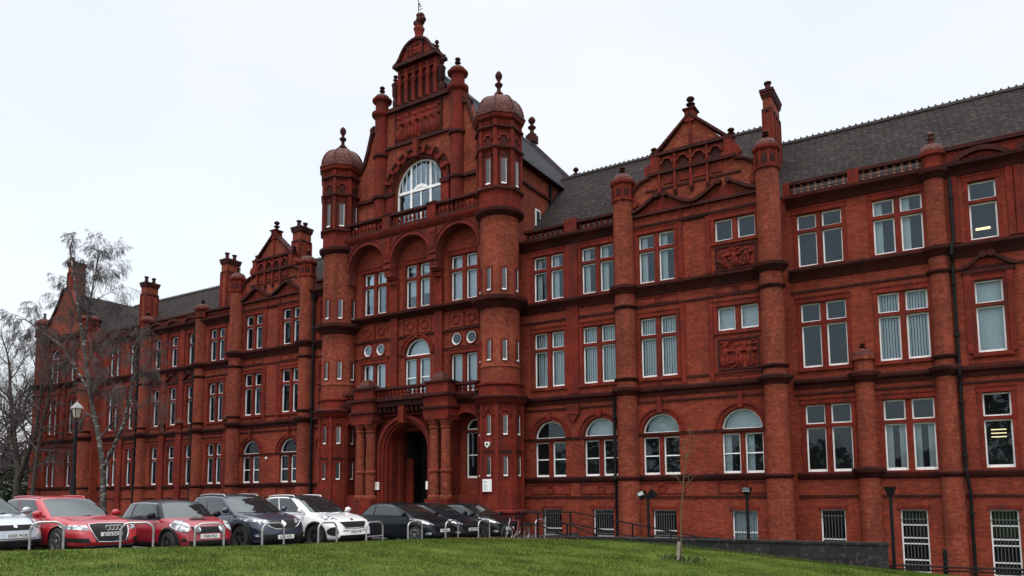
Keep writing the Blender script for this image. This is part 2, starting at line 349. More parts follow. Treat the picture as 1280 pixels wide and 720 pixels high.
def build_ground():
    # base sheet reaching the horizon
    b = MB(); b.add([(-600, -600, -2.9), (600, -600, -2.9), (600, 600, -2.9), (-600, 600, -2.9)], [(0, 1, 2, 3)])
    tag(b.build('ground', M_PAVE, smooth=0), kind='structure')
    # car park / road surface behind the stands
    b = MB(); ys = [-200, -70, -68] + list(np.arange(-60, -6.4, .8)) + [-6.4, -5, -3, 0, 40, 200]; nx = 14; vs = []
    for y in ys:
        e = edge_x(y)
        xr = (e if e is not None else (-80 if y < -20 else -14.6))+.06
        for i in range(nx):
            f = i/(nx-1); x = -300+(xr+300)*(1-(1-f)**3); vs.append((x, y, road_z(x, y)-.03))
    b.add(vs, [(j*nx+i, j*nx+i+1, (j+1)*nx+i+1, (j+1)*nx+i) for j in range(len(ys)-1) for i in range(nx-1)])
    b.add([(-14.55, -6.4, -.14), (-14.55, 0, -.14), (-14.55, 0, -2.5), (-14.55, -6.4, -2.5)], [(0, 1, 2, 3)])
    tag(b.build('road', M_ASPHALT, smooth=0), kind='structure')
    # lawn
    b = MB(); rows = []; vs = []; fs = []
    ys = list(np.arange(-60, -6.3, .4)); nx = 70
    for y in ys:
        xl = edge_x(y); xl = xl if xl is not None else -12
        if y > -6.9: xl = max(xl, -15)
        # right-hand limit: beyond the end of the dark wall the lawn tips down to the sunken path
        xr = 40
        if y > -6.9: xr = -11.6
        for i in range(nx):
            f = (i/(nx-1))**1.5; x = xl+(xr-xl)*f
            z = lawn_z(x, y)+.02*noise.noise(Vector((x*.7, y*.7, 0)))*min(1, f*12)
            vs.append((x, y, max(z, -3)))
    for j in range(len(ys)-1):
        for i in range(nx-1): fs.append((j*nx+i, j*nx+i+1, (j+1)*nx+i+1, (j+1)*nx+i))
    # skirt down from the edges
    b.add(vs, fs)
    for j in range(len(ys)-1):
        a, c_ = vs[j*nx], vs[(j+1)*nx]; b.add([a, c_, (c_[0]-.12, c_[1], c_[2]-.7), (a[0]-.12, a[1], a[2]-.7)], [(0, 1, 2, 3)])
    tag(b.build('lawn', M_GRASS), kind='structure')
    # kerb on the lawn edge
    b = MB(); off = .07
    for a, c_ in zip(EDGE[1:], EDGE[2:-1]):
        a, c_ = Vector(a), Vector(c_); d = (c_-a).normalized(); nn = Vector((-d.y, d.x))*.12
        o2 = nn.normalized()*.13; p = [a+o2, c_+o2, c_+nn+o2, a+nn+o2]
        vs = [(q.x, q.y, road_z(q.x, q.y)-.05) for q in p]+[(q.x, q.y, road_z(q.x, q.y)+.09) for q in p]
        b.add(vs, [(0, 1, 2, 3), (4, 5, 6, 7), (0, 1, 5, 4), (1, 2, 6, 5), (2, 3, 7, 6), (3, 0, 4, 7)])
    tag(b.build('kerb', M_KERB, smooth=0), kind='structure')
    # grass blades: thousands of small blades over the part of the lawn in view
    rng = np.random.default_rng(3); N = 150000
    t = rng.random(N)
    X = rng.uniform(-24, 3, N*4); Y = -6.6-rng.random(N*4)*20.5
    keep = []
    cam = np.array([0, -30.]); 
    fwd = np.array([-.5256, .8507])
    for x, y in zip(X, Y):
        e = edge_x(y)
        if e is None or x < e+.03: continue
        if y > -6.95+(x+12)*.085+.0 and x > -12: continue
        d = np.array([x, y])-cam; dep = d@fwd
        lat = d[0]*.8507+d[1]*.5256
        if dep < 8 or abs(lat) > dep*.75: continue
        keep.append((x, y))
        if len(keep) >= N: break
    P = np.array(keep); n = len(P)
    z = np.array([lawn_z(x, y) for x, y in P])
    cl = np.array([noise.noise(Vector((x*1.1, y*1.1, 3))) for x, y in P])
    h = (.022+.030*rng.random(n))*(1+.7*cl); a = rng.uniform(0, 6.283, n); wd = .006+.006*rng.random(n)
    lean = rng.uniform(-.02, .02, (n, 2))
    V = np.zeros((n, 3, 3)); V[:, 0, 0] = P[:, 0]-wd*np.cos(a); V[:, 0, 1] = P[:, 1]-wd*np.sin(a); V[:, 1, 0] = P[:, 0]+wd*np.cos(a); V[:, 1, 1] = P[:, 1]+wd*np.sin(a)
    V[:, 0, 2] = V[:, 1, 2] = z-.01; V[:, 2, 0] = P[:, 0]+lean[:, 0]; V[:, 2, 1] = P[:, 1]+lean[:, 1]; V[:, 2, 2] = z+h
    me = bpy.data.meshes.new('grass_blades'); me.vertices.add(n*3); me.vertices.foreach_set('co', V.reshape(-1))
    me.loops.add(n*3); me.loops.foreach_set('vertex_index', np.arange(n*3, dtype=np.int32)); me.polygons.add(n); me.polygons.foreach_set('loop_start', np.arange(0, n*3, 3, dtype=np.int32))
    me.update(); me.materials.append(M_GRASS)
    o = bpy.data.objects.new('grass_blades', me); col.objects.link(o); tag(o, 'short green grass blades growing over the sloping lawn', 'grass', kind='stuff')
    # fallen leaves near the top of the lawn
    b = MB(); random.seed(5)
    for i in range(420):
        if i < 260:
            s = random.random(); x = -15.8+s*4.6+random.gauss(0, .25); y = -8.9+s*1.1+random.gauss(0, .45)
        else: x = random.uniform(-22, -5); y = random.uniform(-19, -8)
        e = edge_x(y)
        if e is None or x < e+.1: continue
        r = random.uniform(.025, .06); a = random.random()*6.28; z = lawn_z(x, y)+.03
        b.add([(x+r*math.cos(a), y+r*math.sin(a), z), (x-r*.5*math.sin(a), y+r*.5*math.cos(a), z+.025), (x-r*math.cos(a), y-r*math.sin(a), z+.005), (x+r*.5*math.sin(a), y-r*.5*math.cos(a), z+.02)], [(0, 1, 2, 3)])
    tag(b.build('fallen_leaves', M_LEAF, smooth=0), 'scattered brown fallen leaves lying on the lawn', 'leaves', kind='stuff')
    # sunken path beside the right-hand wing
    b = MB(); b.add([(-14.5, -6.8, -.5), (-12.2, -6.8, -.9), (-2.2, -5.9, -2.0), (14, -5.9, -2.2), (14, .5, -2.2), (-5, .5, -2.0), (-12.2, .5, -.9), (-17.2, .5, -.5), (-14.5, -2.9, -.5)], [(0, 1, 6, 7, 8), (1, 2, 5, 6), (2, 3, 4, 5)])
    tag(b.build('path', M_PAVE, smooth=0), kind='structure')
    # bay lines painted on the asphalt
    b = MB()
    for i in range(10):
        y = -21.0+2.45*i; xs_ = -16.9 if i > 1 else -18.4
        b.add([(x, yy, road_z(x, yy)-.024) for x, yy in ((xs_, y-.05), (xs_, y+.05), (xs_-2.4, y+.05), (xs_-2.4, y-.05))], [(0, 1, 2, 3)])
        b.add([(x, yy, road_z(x, yy)-.024) for x, yy in ((xs_-2.4, y-.05), (xs_-2.4, y+.05), (xs_-4.8, y+.05), (xs_-4.8, y-.05))], [(0, 1, 2, 3)])
    tag(b.build('bay_markings', M_PAINTW, smooth=0), kind='structure')
build_ground()
# ================================================================== the university building
BLD = empty('university_building', (-22.9, -2, 0))
tag(BLD, 'long red brick and terracotta Victorian building with turrets, gables and slate roofs', 'building')
SPLIT = {'string_course', 'pilaster', 'wall_panel', 'arch_moulding', 'gable_trim', 'arcade_trim', 'porch_column', 'parapet_pier', 'parapet', 'side_wall', 'blind_arcade', 'balcony_floor', 'apex_finial', 'pilaster_cap', 'lobby_wall'}
def part(b, name, mat=None, smooth=35):
    if name not in SPLIT or len(b.el) < 2: return b.build(name, mat, BLD, smooth, world=True)
    bb = []
    for (v0, v1, f0, f1, nm) in b.el:
        P = np.array(b.v[v0:v1]); bb.append((P.min(0)-.012, P.max(0)+.012))
    n = len(bb); par = list(range(n))
    def find(i):
        while par[i] != i: par[i] = par[par[i]]; i = par[i]
        return i
    for i in range(n):
        for j in range(i+1, n):
            if (bb[i][0] <= bb[j][1]).all() and (bb[j][0] <= bb[i][1]).all() and (b.el[i][4] == b.el[j][4]): par[find(i)] = find(j)
    groups = {}
    for i in range(n): groups.setdefault(find(i), []).append(i)
    o = None
    for g in groups.values():
        q = MB(); q.mats = list(b.mats)
        for i in g:
            v0, v1, f0, f1, nm = b.el[i]; off = len(q.v)-v0; q.v += b.v[v0:v1]; q.f += [tuple(k+off for k in f) for f in b.f[f0:f1]]; q.m += b.m[f0:f1]
        used = sorted(set(q.m)); q.m = [used.index(k) for k in q.m]; q.mats = [q.mats[k] for k in used] if q.mats else []
        o = q.build(b.el[g[0]][4] or name, mat, BLD, smooth, world=True)
    return o
# levels
ZA, ZB, ZC, ZD = 2.1, 5.5, 9.78, 12.7
WPROTO = {}
def frame_rect(b, x0, x1, z0, z1, y=.15, t=.05, bot=.085, mid=None):
    b.box(x0, x0+t, y, y+.06, z0, z1); b.box(x1-t, x1, y, y+.06, z0, z1)
    b.box(x0+t, x1-t, y, y+.06, z1-t, z1); b.box(x0+t, x1-t, y, y+.06, z0, z0+bot)
    if mid is not None: b.box(x0+t, x1-t, y+.003, y+.063, mid-.02, mid+.025)
def blind_mesh(kind, x0, x1, z0, z1, rnd):
    b = MB(); y = .36
    if kind == 'vertical':
        n = max(3, int((x1-x0)/.09))
        for i in range(n):
            xa = x0+(x1-x0)*i/n; b.box(xa+.012, xa+(x1-x0)/n-.018, y+.01*(i % 2), y+.016+.01*(i % 2), z0, z1)
    elif kind == 'roller': b.box(x0, x1, y, y+.01, z0+(z1-z0)*rnd, z1)
    elif kind == 'curtain':
        for s in (0, 1):
            wdt = (x1-x0)*.34; xa = x0 if s == 0 else x1-wdt; n = 7
            for i in range(n): b.box(xa+wdt*i/n, xa+wdt*(i+.8)/n, y+.02*(i % 2), y+.03+.02*(i % 2), z0, z1)
    elif kind == 'full': b.box(x0, x1, y, y+.01, z0, z1)
    elif kind == 'lefthalf': b.box(x0, x0+(x1-x0)*.4, y, y+.01, z0, z1)
    elif kind == 'horizontal':
        zz = z1
        while zz > z0+(z1-z0)*.55: b.box(x0, x1, y, y+.02, zz-.03, zz); zz -= .06
    return b
def lights_of(kind, wd, h):
    """rect lights, lunettes, discs of a window standing on z=0, centred on x=0"""
    hw = wd/2
    if kind == 'pair':
        m = .1; t = h*.685
        return [(-hw, -m, 0, t-.06), (m, hw, 0, t-.06), (-hw, -m, t+.07, h), (m, hw, t+.07, h)], []
    if kind == 'pair_low': return [(-hw, -.1, 0, h), (.1, hw, 0, h)], []
    if kind == 'single': t = h*.66; return [(-hw, hw, 0, t-.05), (-hw, hw, t+.07, h)], []
    if kind == 'arch': zs = h-hw; return [(-hw, -.09, 0, zs-.17), (.09, hw, 0, zs-.17)], [(hw, zs)]
    if kind == 'narch': zs = h-hw; return [(-hw, hw, 0, zs-.15)], [(hw, zs)]
    if kind == 'bars': return [(-hw, hw, 0, h)], []
    if kind == 'slit': return [(-hw, hw, 0, h)], []
def make_window(kind, wd, h, blind='none', lit=False, seg=False):
    key = (kind, round(wd, 2), round(h, 2), blind, lit)
    if key in WPROTO: return copy_tree(WPROTO[key], BLD)
    rects, lunes = lights_of(kind, wd, h); hw = wd/2; rnd = random.Random(str(key))
    f = MB()
    for (x0, x1, z0, z1) in rects:
        mid = (z0+z1)/2 if kind in ('arch', 'narch') or (kind == 'sash') else None
        frame_rect(f, x0, x1, z0, z1, mid=mid, bot=.10 if z0 == 0 else .05)
    for r, zs in lunes:
        f.ring(0, zs, r-.06, r, .15, .21, n=20); f.box(-r+.03, r-.03, .15, .212, zs-.045, zs+.04)
    if kind == 'bars':
        for k in ((.30,) if h < 1.7 else (.22, .47, .56, .76)): f.box(-hw+.05, hw-.05, .153, .20, h*k-.02, h*k+.025)
    win = f.build('window', M_WHITE, BLD, smooth=35)
    g = MB()
    for (x0, x1, z0, z1) in rects: g.box(x0+.03, x1-.03, .18, .19, z0+.03, z1-.03)
    for r, zs in lunes: g.extr([(r*.97*math.cos(math.pi*i/18), zs+r*.97*math.sin(math.pi*i/18)) for i in range(19)], .18, .19)
    g.build('pane', M_GLASS, win, 0)
    # stone mullion, transom, jambs
    s = MB()
    if kind in ('pair', 'pair_low'):
        s.box(-.1, .1, .02, .24, 0, h)
        if kind == 'pair': s.box(-hw, -.102, .03, .24, h*.685-.06, h*.685+.07); s.box(.102, hw, .03, .24, h*.685-.06, h*.685+.07)
    if kind == 'single': s.box(-hw, hw, .03, .24, h*.66-.05, h*.66+.07)
    if kind in ('arch', 'narch'):
        zs = h-hw; s.box(-hw, hw, .03, .24, zs-.17, zs-.045)
        if kind == 'arch': s.box(-.09, .09, .05, .24, 0, zs-.172)
        s.ring(0, zs, hw+.012, hw+.17, -.07, .12, n=24); s.ring(0, zs, hw+.17, hw+.25, -.12, .10, n=24)
        s.box(-.11, .11, -.16, .05, zs+hw+.02, zs+hw+.36)
    if kind in ('pair', 'pair_low', 'single'):
        s.box(-hw-.15, -hw-.002, -.035, .12, -.0, h+.02); s.box(hw+.002, hw+.15, -.035, .12, -.0, h+.02)
        s.box(-hw-.17, hw+.17, -.05, .12, h+.022, h+.2); s.box(-hw-.19, hw+.19, -.075, .10, h+.202, h+.26)
        s.box(-hw-.17, hw+.17, -.09, .14, -.14, -.002)
    if kind == 'bars': s.box(-hw-.08, hw+.08, -.03, .1, h+.002, h+.14)
    if s.v: s.build('stone_surround', M_TERRA, win)
    if kind == 'bars':
        q = MB(); n = int(wd/.11)
        for i in range(1, n): xx = -hw+.05+(wd-.1)*i/n; q.box(xx-.009, xx+.009, .09, .108, .02, h-.02)
        for zz in (.15, .85): q.box(-hw, hw, .085, .113, h*zz-.012, h*zz+.012)
        q.build('security_bars', M_BARS, win, 0)
    if blind != 'none':
        for (x0, x1, z0, z1) in rects:
            if blind == 'lowercurtain' and z0 > .1: continue
            if blind == 'topwhite' and z0 < .1: continue
            if blind == 'fan': continue
            k = {'lowercurtain': 'curtain', 'topwhite': 'full', 'fanleft': 'lefthalf'}.get(blind, blind)
            bb = blind_mesh(k, x0+.03, x1-.03, z0+.05, z1-.03, rnd.uniform(.2, .7))
            if bb.v: bb.build('blind', M_BLINDF if k != 'curtain' else M_CURT, win, 0)
        if blind in ('vertical', 'full', 'fan', 'fanleft'):  # fan kinds: pale sheet also puts the reflected sky into the fanlight
            for r, zs in lunes:
                g = MB(); g.extr([(r*.9*math.cos(math.pi*i/18), zs+.05+r*.9*math.sin(math.pi*i/18)) for i in range(19)], .4, .41); g.build('blind', M_BLINDF, win, 0)
    if lit:
        q = MB(); q.box(-hw*.6, hw*.5, .9, 1.0, h*.30, h*.33); q.box(-hw*.6, hw*.5, .92, 1.02, h*.12, h*.15)
        if lit == 2:
            q = MB()
            for zz in (.42, .47, .52): q.box(-hw*.5, hw*.6, .9, .93, h*zz, h*zz+.03)
        q.build('ceiling_light', M_ROOMLAMP, win, 0)
    WPROTO[key] = win
    return win
def place_win(kind, cx, y, z, wd, h, blind='none', lit=False, rz=0):
    o = make_window(kind, wd, h, blind, lit); o.matrix_parent_inverse = Matrix.Translation(-BLD.location)
    o.location = (cx, y, z); o.rotation_euler = (0, 0, rz); return o
def mold(b, x0, x1, Y, prof, xf=None):
    """string course: prof = [(out, z)...] outline in front of plane Y"""
    poly = [(Y+.02, prof[0][1])] + [(Y-o_, z) for o_, z in prof] + [(Y+.02, prof[-1][1])]
    b.extr(poly, x0, x1, 'x', xf=xf)
P_A = [(.03, 1.98), (.12, 2.08), (.14, 2.2), (.03, 2.25)]
P_B = [(.05, 5.45), (.08, 5.58), (.20, 5.66), (.22, 5.76), (.04, 5.84)]
P_C = [(.05, 9.66), (.10, 9.80), (.22, 9.92), (.30, 10.0), (.31, 10.10), (.04, 10.18)]
P_D = [(.04, 12.62), (.10, 12.74), (.20, 12.86), (.34, 12.94), (.36, 13.05), (.10, 13.08)]
def thin(z, o=.05, t=.08): return [(o, z), (o, z+t)]
def bands(name, x0, x1, Y, which='ABCD', thins=(1.32, 5.2, 9.2)):
    b = MB()
    for k in which: mold(b, x0, x1, Y, dict(A=P_A, B=P_B, C=P_C, D=P_D)[k])
    for z in thins: mold(b, x0, x1, Y, thin(z))
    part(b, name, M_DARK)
def ring_prof(r, z0):  # bulging ring on a round shaft, used at each string course
    return [(r, z0), (r+.05, z0+.05), (r+.10, z0+.14), (r+.22, z0+.24), (r+.24, z0+.36), (r+.06, z0+.44), (r, z0+.46)]
def baluster_run(x0, x1, Y, z0, z1, name='balustrade', mat=None, dy=.16):
    b = MB(); b.box(x0, x1, Y-dy, Y+dy, z0, z0+.12, M_DARK); b.box(x0, x1, Y-dy-.03, Y+dy+.03, z1-.12, z1, M_DARK)
    n = max(2, int((x1-x0)/.24)); hh = z1-z0-.24
    for i in range(n):
        x = x0+(x1-x0)*(i+.5)/n; za = z0+.12
        b.lathe(x, Y, [(.07, za), (.075, za+.05), (.04, za+.10), (.085, za+hh*.40), (.07, za+hh*.55), (.035, za+hh*.8), (.07, za+hh*.92), (.07, za+hh)], 8, mat=mat or M_TERRA)
    return part(b, name)
def facade(name, Y, x0, x1, z0, z1, wins, mat=M_BRICK, depth=.3):
    holes = []
    for wdef in wins:
        kind, cx, z, wd, h = wdef[:5]
        if kind in ('arch', 'narch'): holes.append(('arch', cx-wd/2, cx+wd/2, z, z+h-wd/2))
        else: holes.append(('rect', cx-wd/2, cx+wd/2, z, z+h))
        place_win(kind, cx, Y, z, wd, h, *(wdef[5:]))
    return poly_wall(name, [(x0, z0), (x1, z0), (x1, z1), (x0, z1)], holes, Y, Y+depth, mat, BLD)
def finial(b, cx, cy, z0, h, r, mat=None):
    b.lathe(cx, cy, [(r*.8, z0), (r*.9, z0+h*.06), (r*.45, z0+h*.14), (r*.35, z0+h*.30), (r*.75, z0+h*.40), (r*.8, z0+h*.45), (r*.35, z0+h*.52), (r*.3, z0+h*.6),
                     (r*.65, z0+h*.72), (r*.72, z0+h*.82), (r*.5, z0+h*.93), (r*.12, z0+h)], 12, mat=mat)
def dome_prof(r, z0, z1, tip=.12):
    h = z1-z0
    return [(r, z0)] + [(tip+(r-tip)*math.cos(R(a))**.9, z0+h*.86*math.sin(R(a))) for a in (8, 18, 30, 42, 54, 66, 76, 84)] + [(tip, z1)]
def cap(cx, cy, r, z0, z1, zf, n=8, name='column'):
    """arcaded octagonal drum with small dome and ball finial"""
    b = MB()
    b.lathe(cx, cy, [(r*.9, z0-.12), (r*1.15, z0), (r*1.15, z0+.08), (r, z0+.1), (r, z1-.12), (r*1.22, z1-.04), (r*1.25, z1+.06), (r*1.1, z1+.1)], n, 22.5, mat=M_TERRA)
    for i in range(8):
        a = R(45*i); m = Matrix.Translation((cx, cy, 0)) @ Matrix.Rotation(a, 4, 'Z')
        b.box(-r*.22, r*.22, -r*.955, -r*.9, z0+.2, z1-.3, M_DARK, xf=m)
        m2 = Matrix.Translation((cx, cy, 0)) @ Matrix.Rotation(a+R(22.5), 4, 'Z')
        b.lathe(0, -r*.98, [(.05, z0+.1), (.05, z1-.12)], 6, mat=M_TERRA, xf=m2)
    zd = z1+.1+(zf-z1)*.45
    b.lathe(cx, cy, dome_prof(r*1.08, z1+.08, zd, .1), n, 22.5, mat=M_DOME)
    finial(b, cx, cy, zd-.04, zf-zd, .17, M_DARK)
    return b
def round_col(name, cx, cy, r, z0, z1, rings, capdef=None, mat=M_BRICK2, n=22):
    b = MB(); b.lathe(cx, cy, [(r*1.1, z0), (r*1.1, 1.9), (r, 2.25), (r, z1)], n, mat=mat)
    for z, sc in rings:
        b.lathe(cx, cy, [(r+(p-r)*sc, z+(q)*sc) for p, q in [(r+.001, 0), (r+.05, .05), (r+.10, .14), (r+.22, .24), (r+.24, .36), (r+.06, .44), (r+.001, .46)]], n, mat=M_DARK)
    if capdef:
        c2 = cap(cx, cy, *capdef); o = len(b.v); 
        for m_ in c2.mats: b.mi(m_)
        b.v += c2.v; b.f += [tuple(i+o for i in f) for f in c2.f]; b.m += [b.mi(c2.mats[k]) for k in c2.m]
    return part(b, name)
COLR = [(ZA-.12, .5), (ZB, .9), (9.15, .4), (ZC, .95), (6.1, .4)]
def relief(name, x0, x1, z0, z1, Y, seed, depth=.13, mat=M_TERRA, parent=None):
    """carved figure panel: overlapping rounded figures standing proud of the panel"""
    rn = random.Random(seed); nx, nz_ = 76, 56; blobs = []
    W_, H_ = x1-x0, z1-z0
    for i in range(max(3, int(W_/.42))):
        fx = x0+W_*(i+.5+rn.uniform(-.15, .15))/max(3, int(W_/.42)); ln = rn.uniform(-.3, .3)
        blobs += [(fx+ln*.1, z0+H_*.78, .07*H_, .08*H_, 1), (fx, z0+H_*.55, .10*H_, .17*H_, 1), (fx-.04*H_, z0+H_*.25, .07*H_, .2*H_, .9), (fx+.1*H_, z0+H_*.25, .06*H_, .2*H_, .9), (fx+.16*H_, z0+H_*.6, .14*H_, .05*H_, .8)]
    for i in range(34): blobs.append((rn.uniform(x0, x1), rn.uniform(z0, z1), rn.uniform(.03, .09), rn.uniform(.03, .09), rn.uniform(.35, .9)))
    vs = []
    for j in range(nz_+1):
        for i in range(nx+1):
            x, z = x0+W_*i/nx, z0+H_*j/nz_; hgt = 0
            for bx, bz, rx, rz, s in blobs:
                d = ((x-bx)/rx)**2+((z-bz)/rz)**2
                if d < 1.5: hgt = max(hgt, s*math.sqrt(max(0, 1-d/1.5)))
            e = min(1, min(x-x0, x1-x, z-z0, z1-z)/.04)
            vs.append((x, Y-.012-depth*hgt*max(0, e), z))
    b = MB(); b.add(vs, [(j*(nx+1)+i, j*(nx+1)+i+1, (j+1)*(nx+1)+i+1, (j+1)*(nx+1)+i) for j in range(nz_) for i in range(nx)], mat)
    t = .07
    for a in ((x0-t, x1+t, z1, z1+t), (x0-t, x1+t, z0-t, z0), (x0-t, x0, z0, z1), (x1, x1+t, z0, z1)): b.box(a[0], a[1], Y-.06, Y+.02, a[2], a[3], M_DARK)
    return part(b, name, smooth=60)
def sunk_panel(b, x0, x1, z0, z1, Y, boss=True):
    t = .045; b.nm = 'wall_panel'
    for a in ((x0, x1, z1-t, z1), (x0, x1, z0, z0+t), (x0, x0+t, z0+t, z1-t), (x1-t, x1, z0+t, z1-t)): b.box(a[0], a[1], Y-.035, Y+.01, a[2], a[3])
    if boss: b.ring((x0+x1)/2, (z0+z1)/2, min(.16, (z1-z0)*.25), min(.24, (z1-z0)*.42), Y-.05, Y+.01, 0, 360, 16)
    b.nm = None
def raking_pediment(name, x0, x1, z0, z1, Y, out=.2, curved=True):
    """small broken pediment: base moulding and two swept rakes meeting in scrolls"""
    b = MB(); b.box(x0, x1, Y-out*.7, Y+.05, z0-.12, z0, M_DARK); cx = (x0+x1)/2; H_ = z1-z0; W_ = (x1-x0)/2
    b.extr([(x0+.1, z0), (x1-.1, z0), (cx, z1-.15)], Y-.03, Y+.05, mat=M_TERRA)
    for s in (-1, 1):
        pts = []
        for i in range(11):
            t = i/10; f = t**1.35 if curved else t
            pts.append((cx+s*W_*(1-t*.86), z0+.02+H_*f*.9))
        up = [(p[0], p[1]+.14) for p in pts]; poly = pts+up[::-1]
        if s == 1: poly = poly[::-1]
        b.extr(poly, Y-out, Y+.05, mat=M_DARK)
        b.lathe(0, 0, [(.001, -out-.03), (.12, -out-.03), (.12, .05), (.001, .05)], 12, mat=M_DARK, xf=Matrix.Translation((cx+s*W_*.15, Y, z1-.02)) @ Matrix.Rotation(R(-90), 4, 'X'))
    return part(b, name)
def seg_pediment(name, cx, hw, z0, h, Y):
    b = MB(); r = (hw*hw+h*h)/(2*h); cz = z0+h-r; a = math.degrees(math.asin(hw/r))
    b.ring(cx, cz, r-.12, r+.05, Y-.2, Y+.05, 90-a, 90+a, 20, mat=M_DARK); b.ring(cx, cz, r-.28, r-.18, Y-.08, Y+.03, 90-a*.9, 90+a*.9, 20, mat=M_TERRA)
    b.box(cx-hw-.05, cx+hw+.05, Y-.2, Y+.05, z0-.1, z0, M_DARK)
    for i in range(7): x = cx-hw*.6+hw*1.2*i/6; b.lathe(x, Y-.03, [(.001, z0+.02), (.07, z0+.06), (.06, z0+.14), (.001, z0+.2)], 8, mat=M_TERRA)
    return part(b, name)
TOPZ, FFZ, GFZ = 10.22, 6.25, 2.27
TH, FH, GH = 2.1, 2.52, 2.55
# ---------------------------------------------------------------- right wing (plane y = 0)
Y = 0
W = []
RB = {(-4.53, 'T'): 'none', (-1.84, 'T'): 'lefthalf', (-4.53, 'F'): 'none', (-1.84, 'F'): 'vertical', (-4.53, 'G'): 'none', (-1.84, 'G'): 'lowercurtain'}
for cx in (-4.53, -1.84, 4.9):
    W += [('pair', cx, TOPZ, 1.62, TH, RB.get((cx, 'T'), 'none')), ('pair', cx, FFZ, 1.62, FH, RB.get((cx, 'F'), 'none')), ('pair', cx, GFZ, 1.62, GH, RB.get((cx, 'G'), 'none'))]
W += [('single', .82, TOPZ, .82, TH, 'none', 1), ('single', .82, FFZ, .82, FH, 'full'), ('single', .82, GFZ+.03, .82, GH, 'none', 2)]
W += [('single', 3.0, TOPZ, .82, TH), ('single', 3.0, FFZ, .82, FH), ('single', 3.0, GFZ, .82, GH)]
W += [('bars', -4.53, -.72, .86, 1.58), ('bars', -1.86, -1.4, .86, 2.27), ('bars', .81, -1.4, .82, 2.28), ('bars', 3.0, -1.4, .82, 2.28)]
facade('wall', Y, -6.3, 7, -2.9, 13.1, W)
bands('string_course', -5.68, 7, Y)
b = MB()
for (x0, x1) in ((-5.65, -2.75), (-3.6, -.95)): pass
sunk_panel(b, .1, 1.55, 5.86, 6.10, Y, False)
for x in (.2, 1.44): b.box(x-.1, x+.1, Y-.08, Y+.01, 6.24, 9.12)
for x in (-.0, 1.62, 1.86): b.box(x-.1, x+.1, Y-.10, Y+.01, 10.2, 12.62)
part(b, 'pilaster', M_TERRA)
raking_pediment('window_pediment', .04, 1.62, 9.16, 9.68, Y, .16)
seg_pediment('segmental_pediment', .83, .86, 13.1, .38, Y); seg_pediment('segmental_pediment', 2.7, .86, 13.1, .38, Y)
b = MB(); b.box(-.28, 7, Y-.05, Y+.4, 13.08, 13.55, M_TERRA); b.box(-.28, 7, Y-.16, Y+.42, 13.58, 13.72, M_DARK); part(b, 'parapet')
baluster_run(-5.5, -3.45, Y+.05, 13.06, 13.66, mat=M_BALU); baluster_run(-3.02, -.95, Y+.05, 13.06, 13.66, mat=M_BALU)
b = MB(); b.box(-3.43, -3.04, Y-.12, Y+.25, 13.06, 13.70, M_TERRA); b.box(-5.8, -5.52, Y-.1, Y+.25, 13.06, 13.7, M_TERRA); part(b, 'parapet_pier')
round_col('engaged_column', -.62, .02, .34, -2.9, 13.0, COLR+[(12.62, .9)], None)
b = MB(); b.lathe(-.62, .02, [(.36, 13.0), (.36, 13.45), (.46, 13.52), (.46, 13.62)], 20, mat=M_TERRA); b.lathe(-.62, .02, dome_prof(.44, 13.6, 14.05, .1), 20, mat=M_DOME); finial(b, -.62, .02, 14.0, .48, .17, M_DOME); part(b, 'column_cap')
b = MB(); b.lathe(-3.22, 0, [(.38, -2.9), (.38, 1.9), (.34, 2.25), (.34, 6.3), (.42, 6.36), (.42, 6.46)], 18, mat=M_BRICK2)
for z in (ZA-.12, ZB): b.lathe(-3.22, 0, ring_prof(.35, z), 18, mat=M_DARK)
b.lathe(-3.22, 0, dome_prof(.42, 6.44, 6.78, .1), 18, mat=M_DOME); finial(b, -3.22, 0, 6.75, .25, .13, M_DARK); part(b, 'half_column')
# rainwater pipe with its kinks
def drainpipe(pts, r=.06, hop=True):
    b = MB(); b.tube(pts, r, 8)
    for p, q in zip(pts, pts[1:]):
        if abs(p[2]-q[2]) > 2:
            z = max(p[2], q[2])-.8
            while z > min(p[2], q[2])+.3: b.lathe(p[0], p[1], [(r, z), (r+.03, z+.02), (r+.03, z+.10), (r, z+.12)], 8); z -= 1.85
    if hop: x, y, z = pts[0]; b.lathe(x, y, [(r, z-.25), (.16, z), (.17, z+.15), (.05, z+.16)], 8)
    part(b, 'drainpipe', M_BLACK)
drainpipe([(-.12, -.16, 12.6), (-.12, -.16, 10.25), (-.2, -.38, 10.1), (-.2, -.38, 9.75), (-.2, -.14, 9.5), (-.2, -.14, 5.95), (-.2, -.3, 5.8), (-.2, -.3, 5.5), (-.2, -.14, 5.3), (-.2, -.14, 2.3), (-.2, -.26, 2.2), (-.16, -.26, 1.9), (-.12, -.14, 1.5), (-.12, -.14, -2.6)], hop=False)
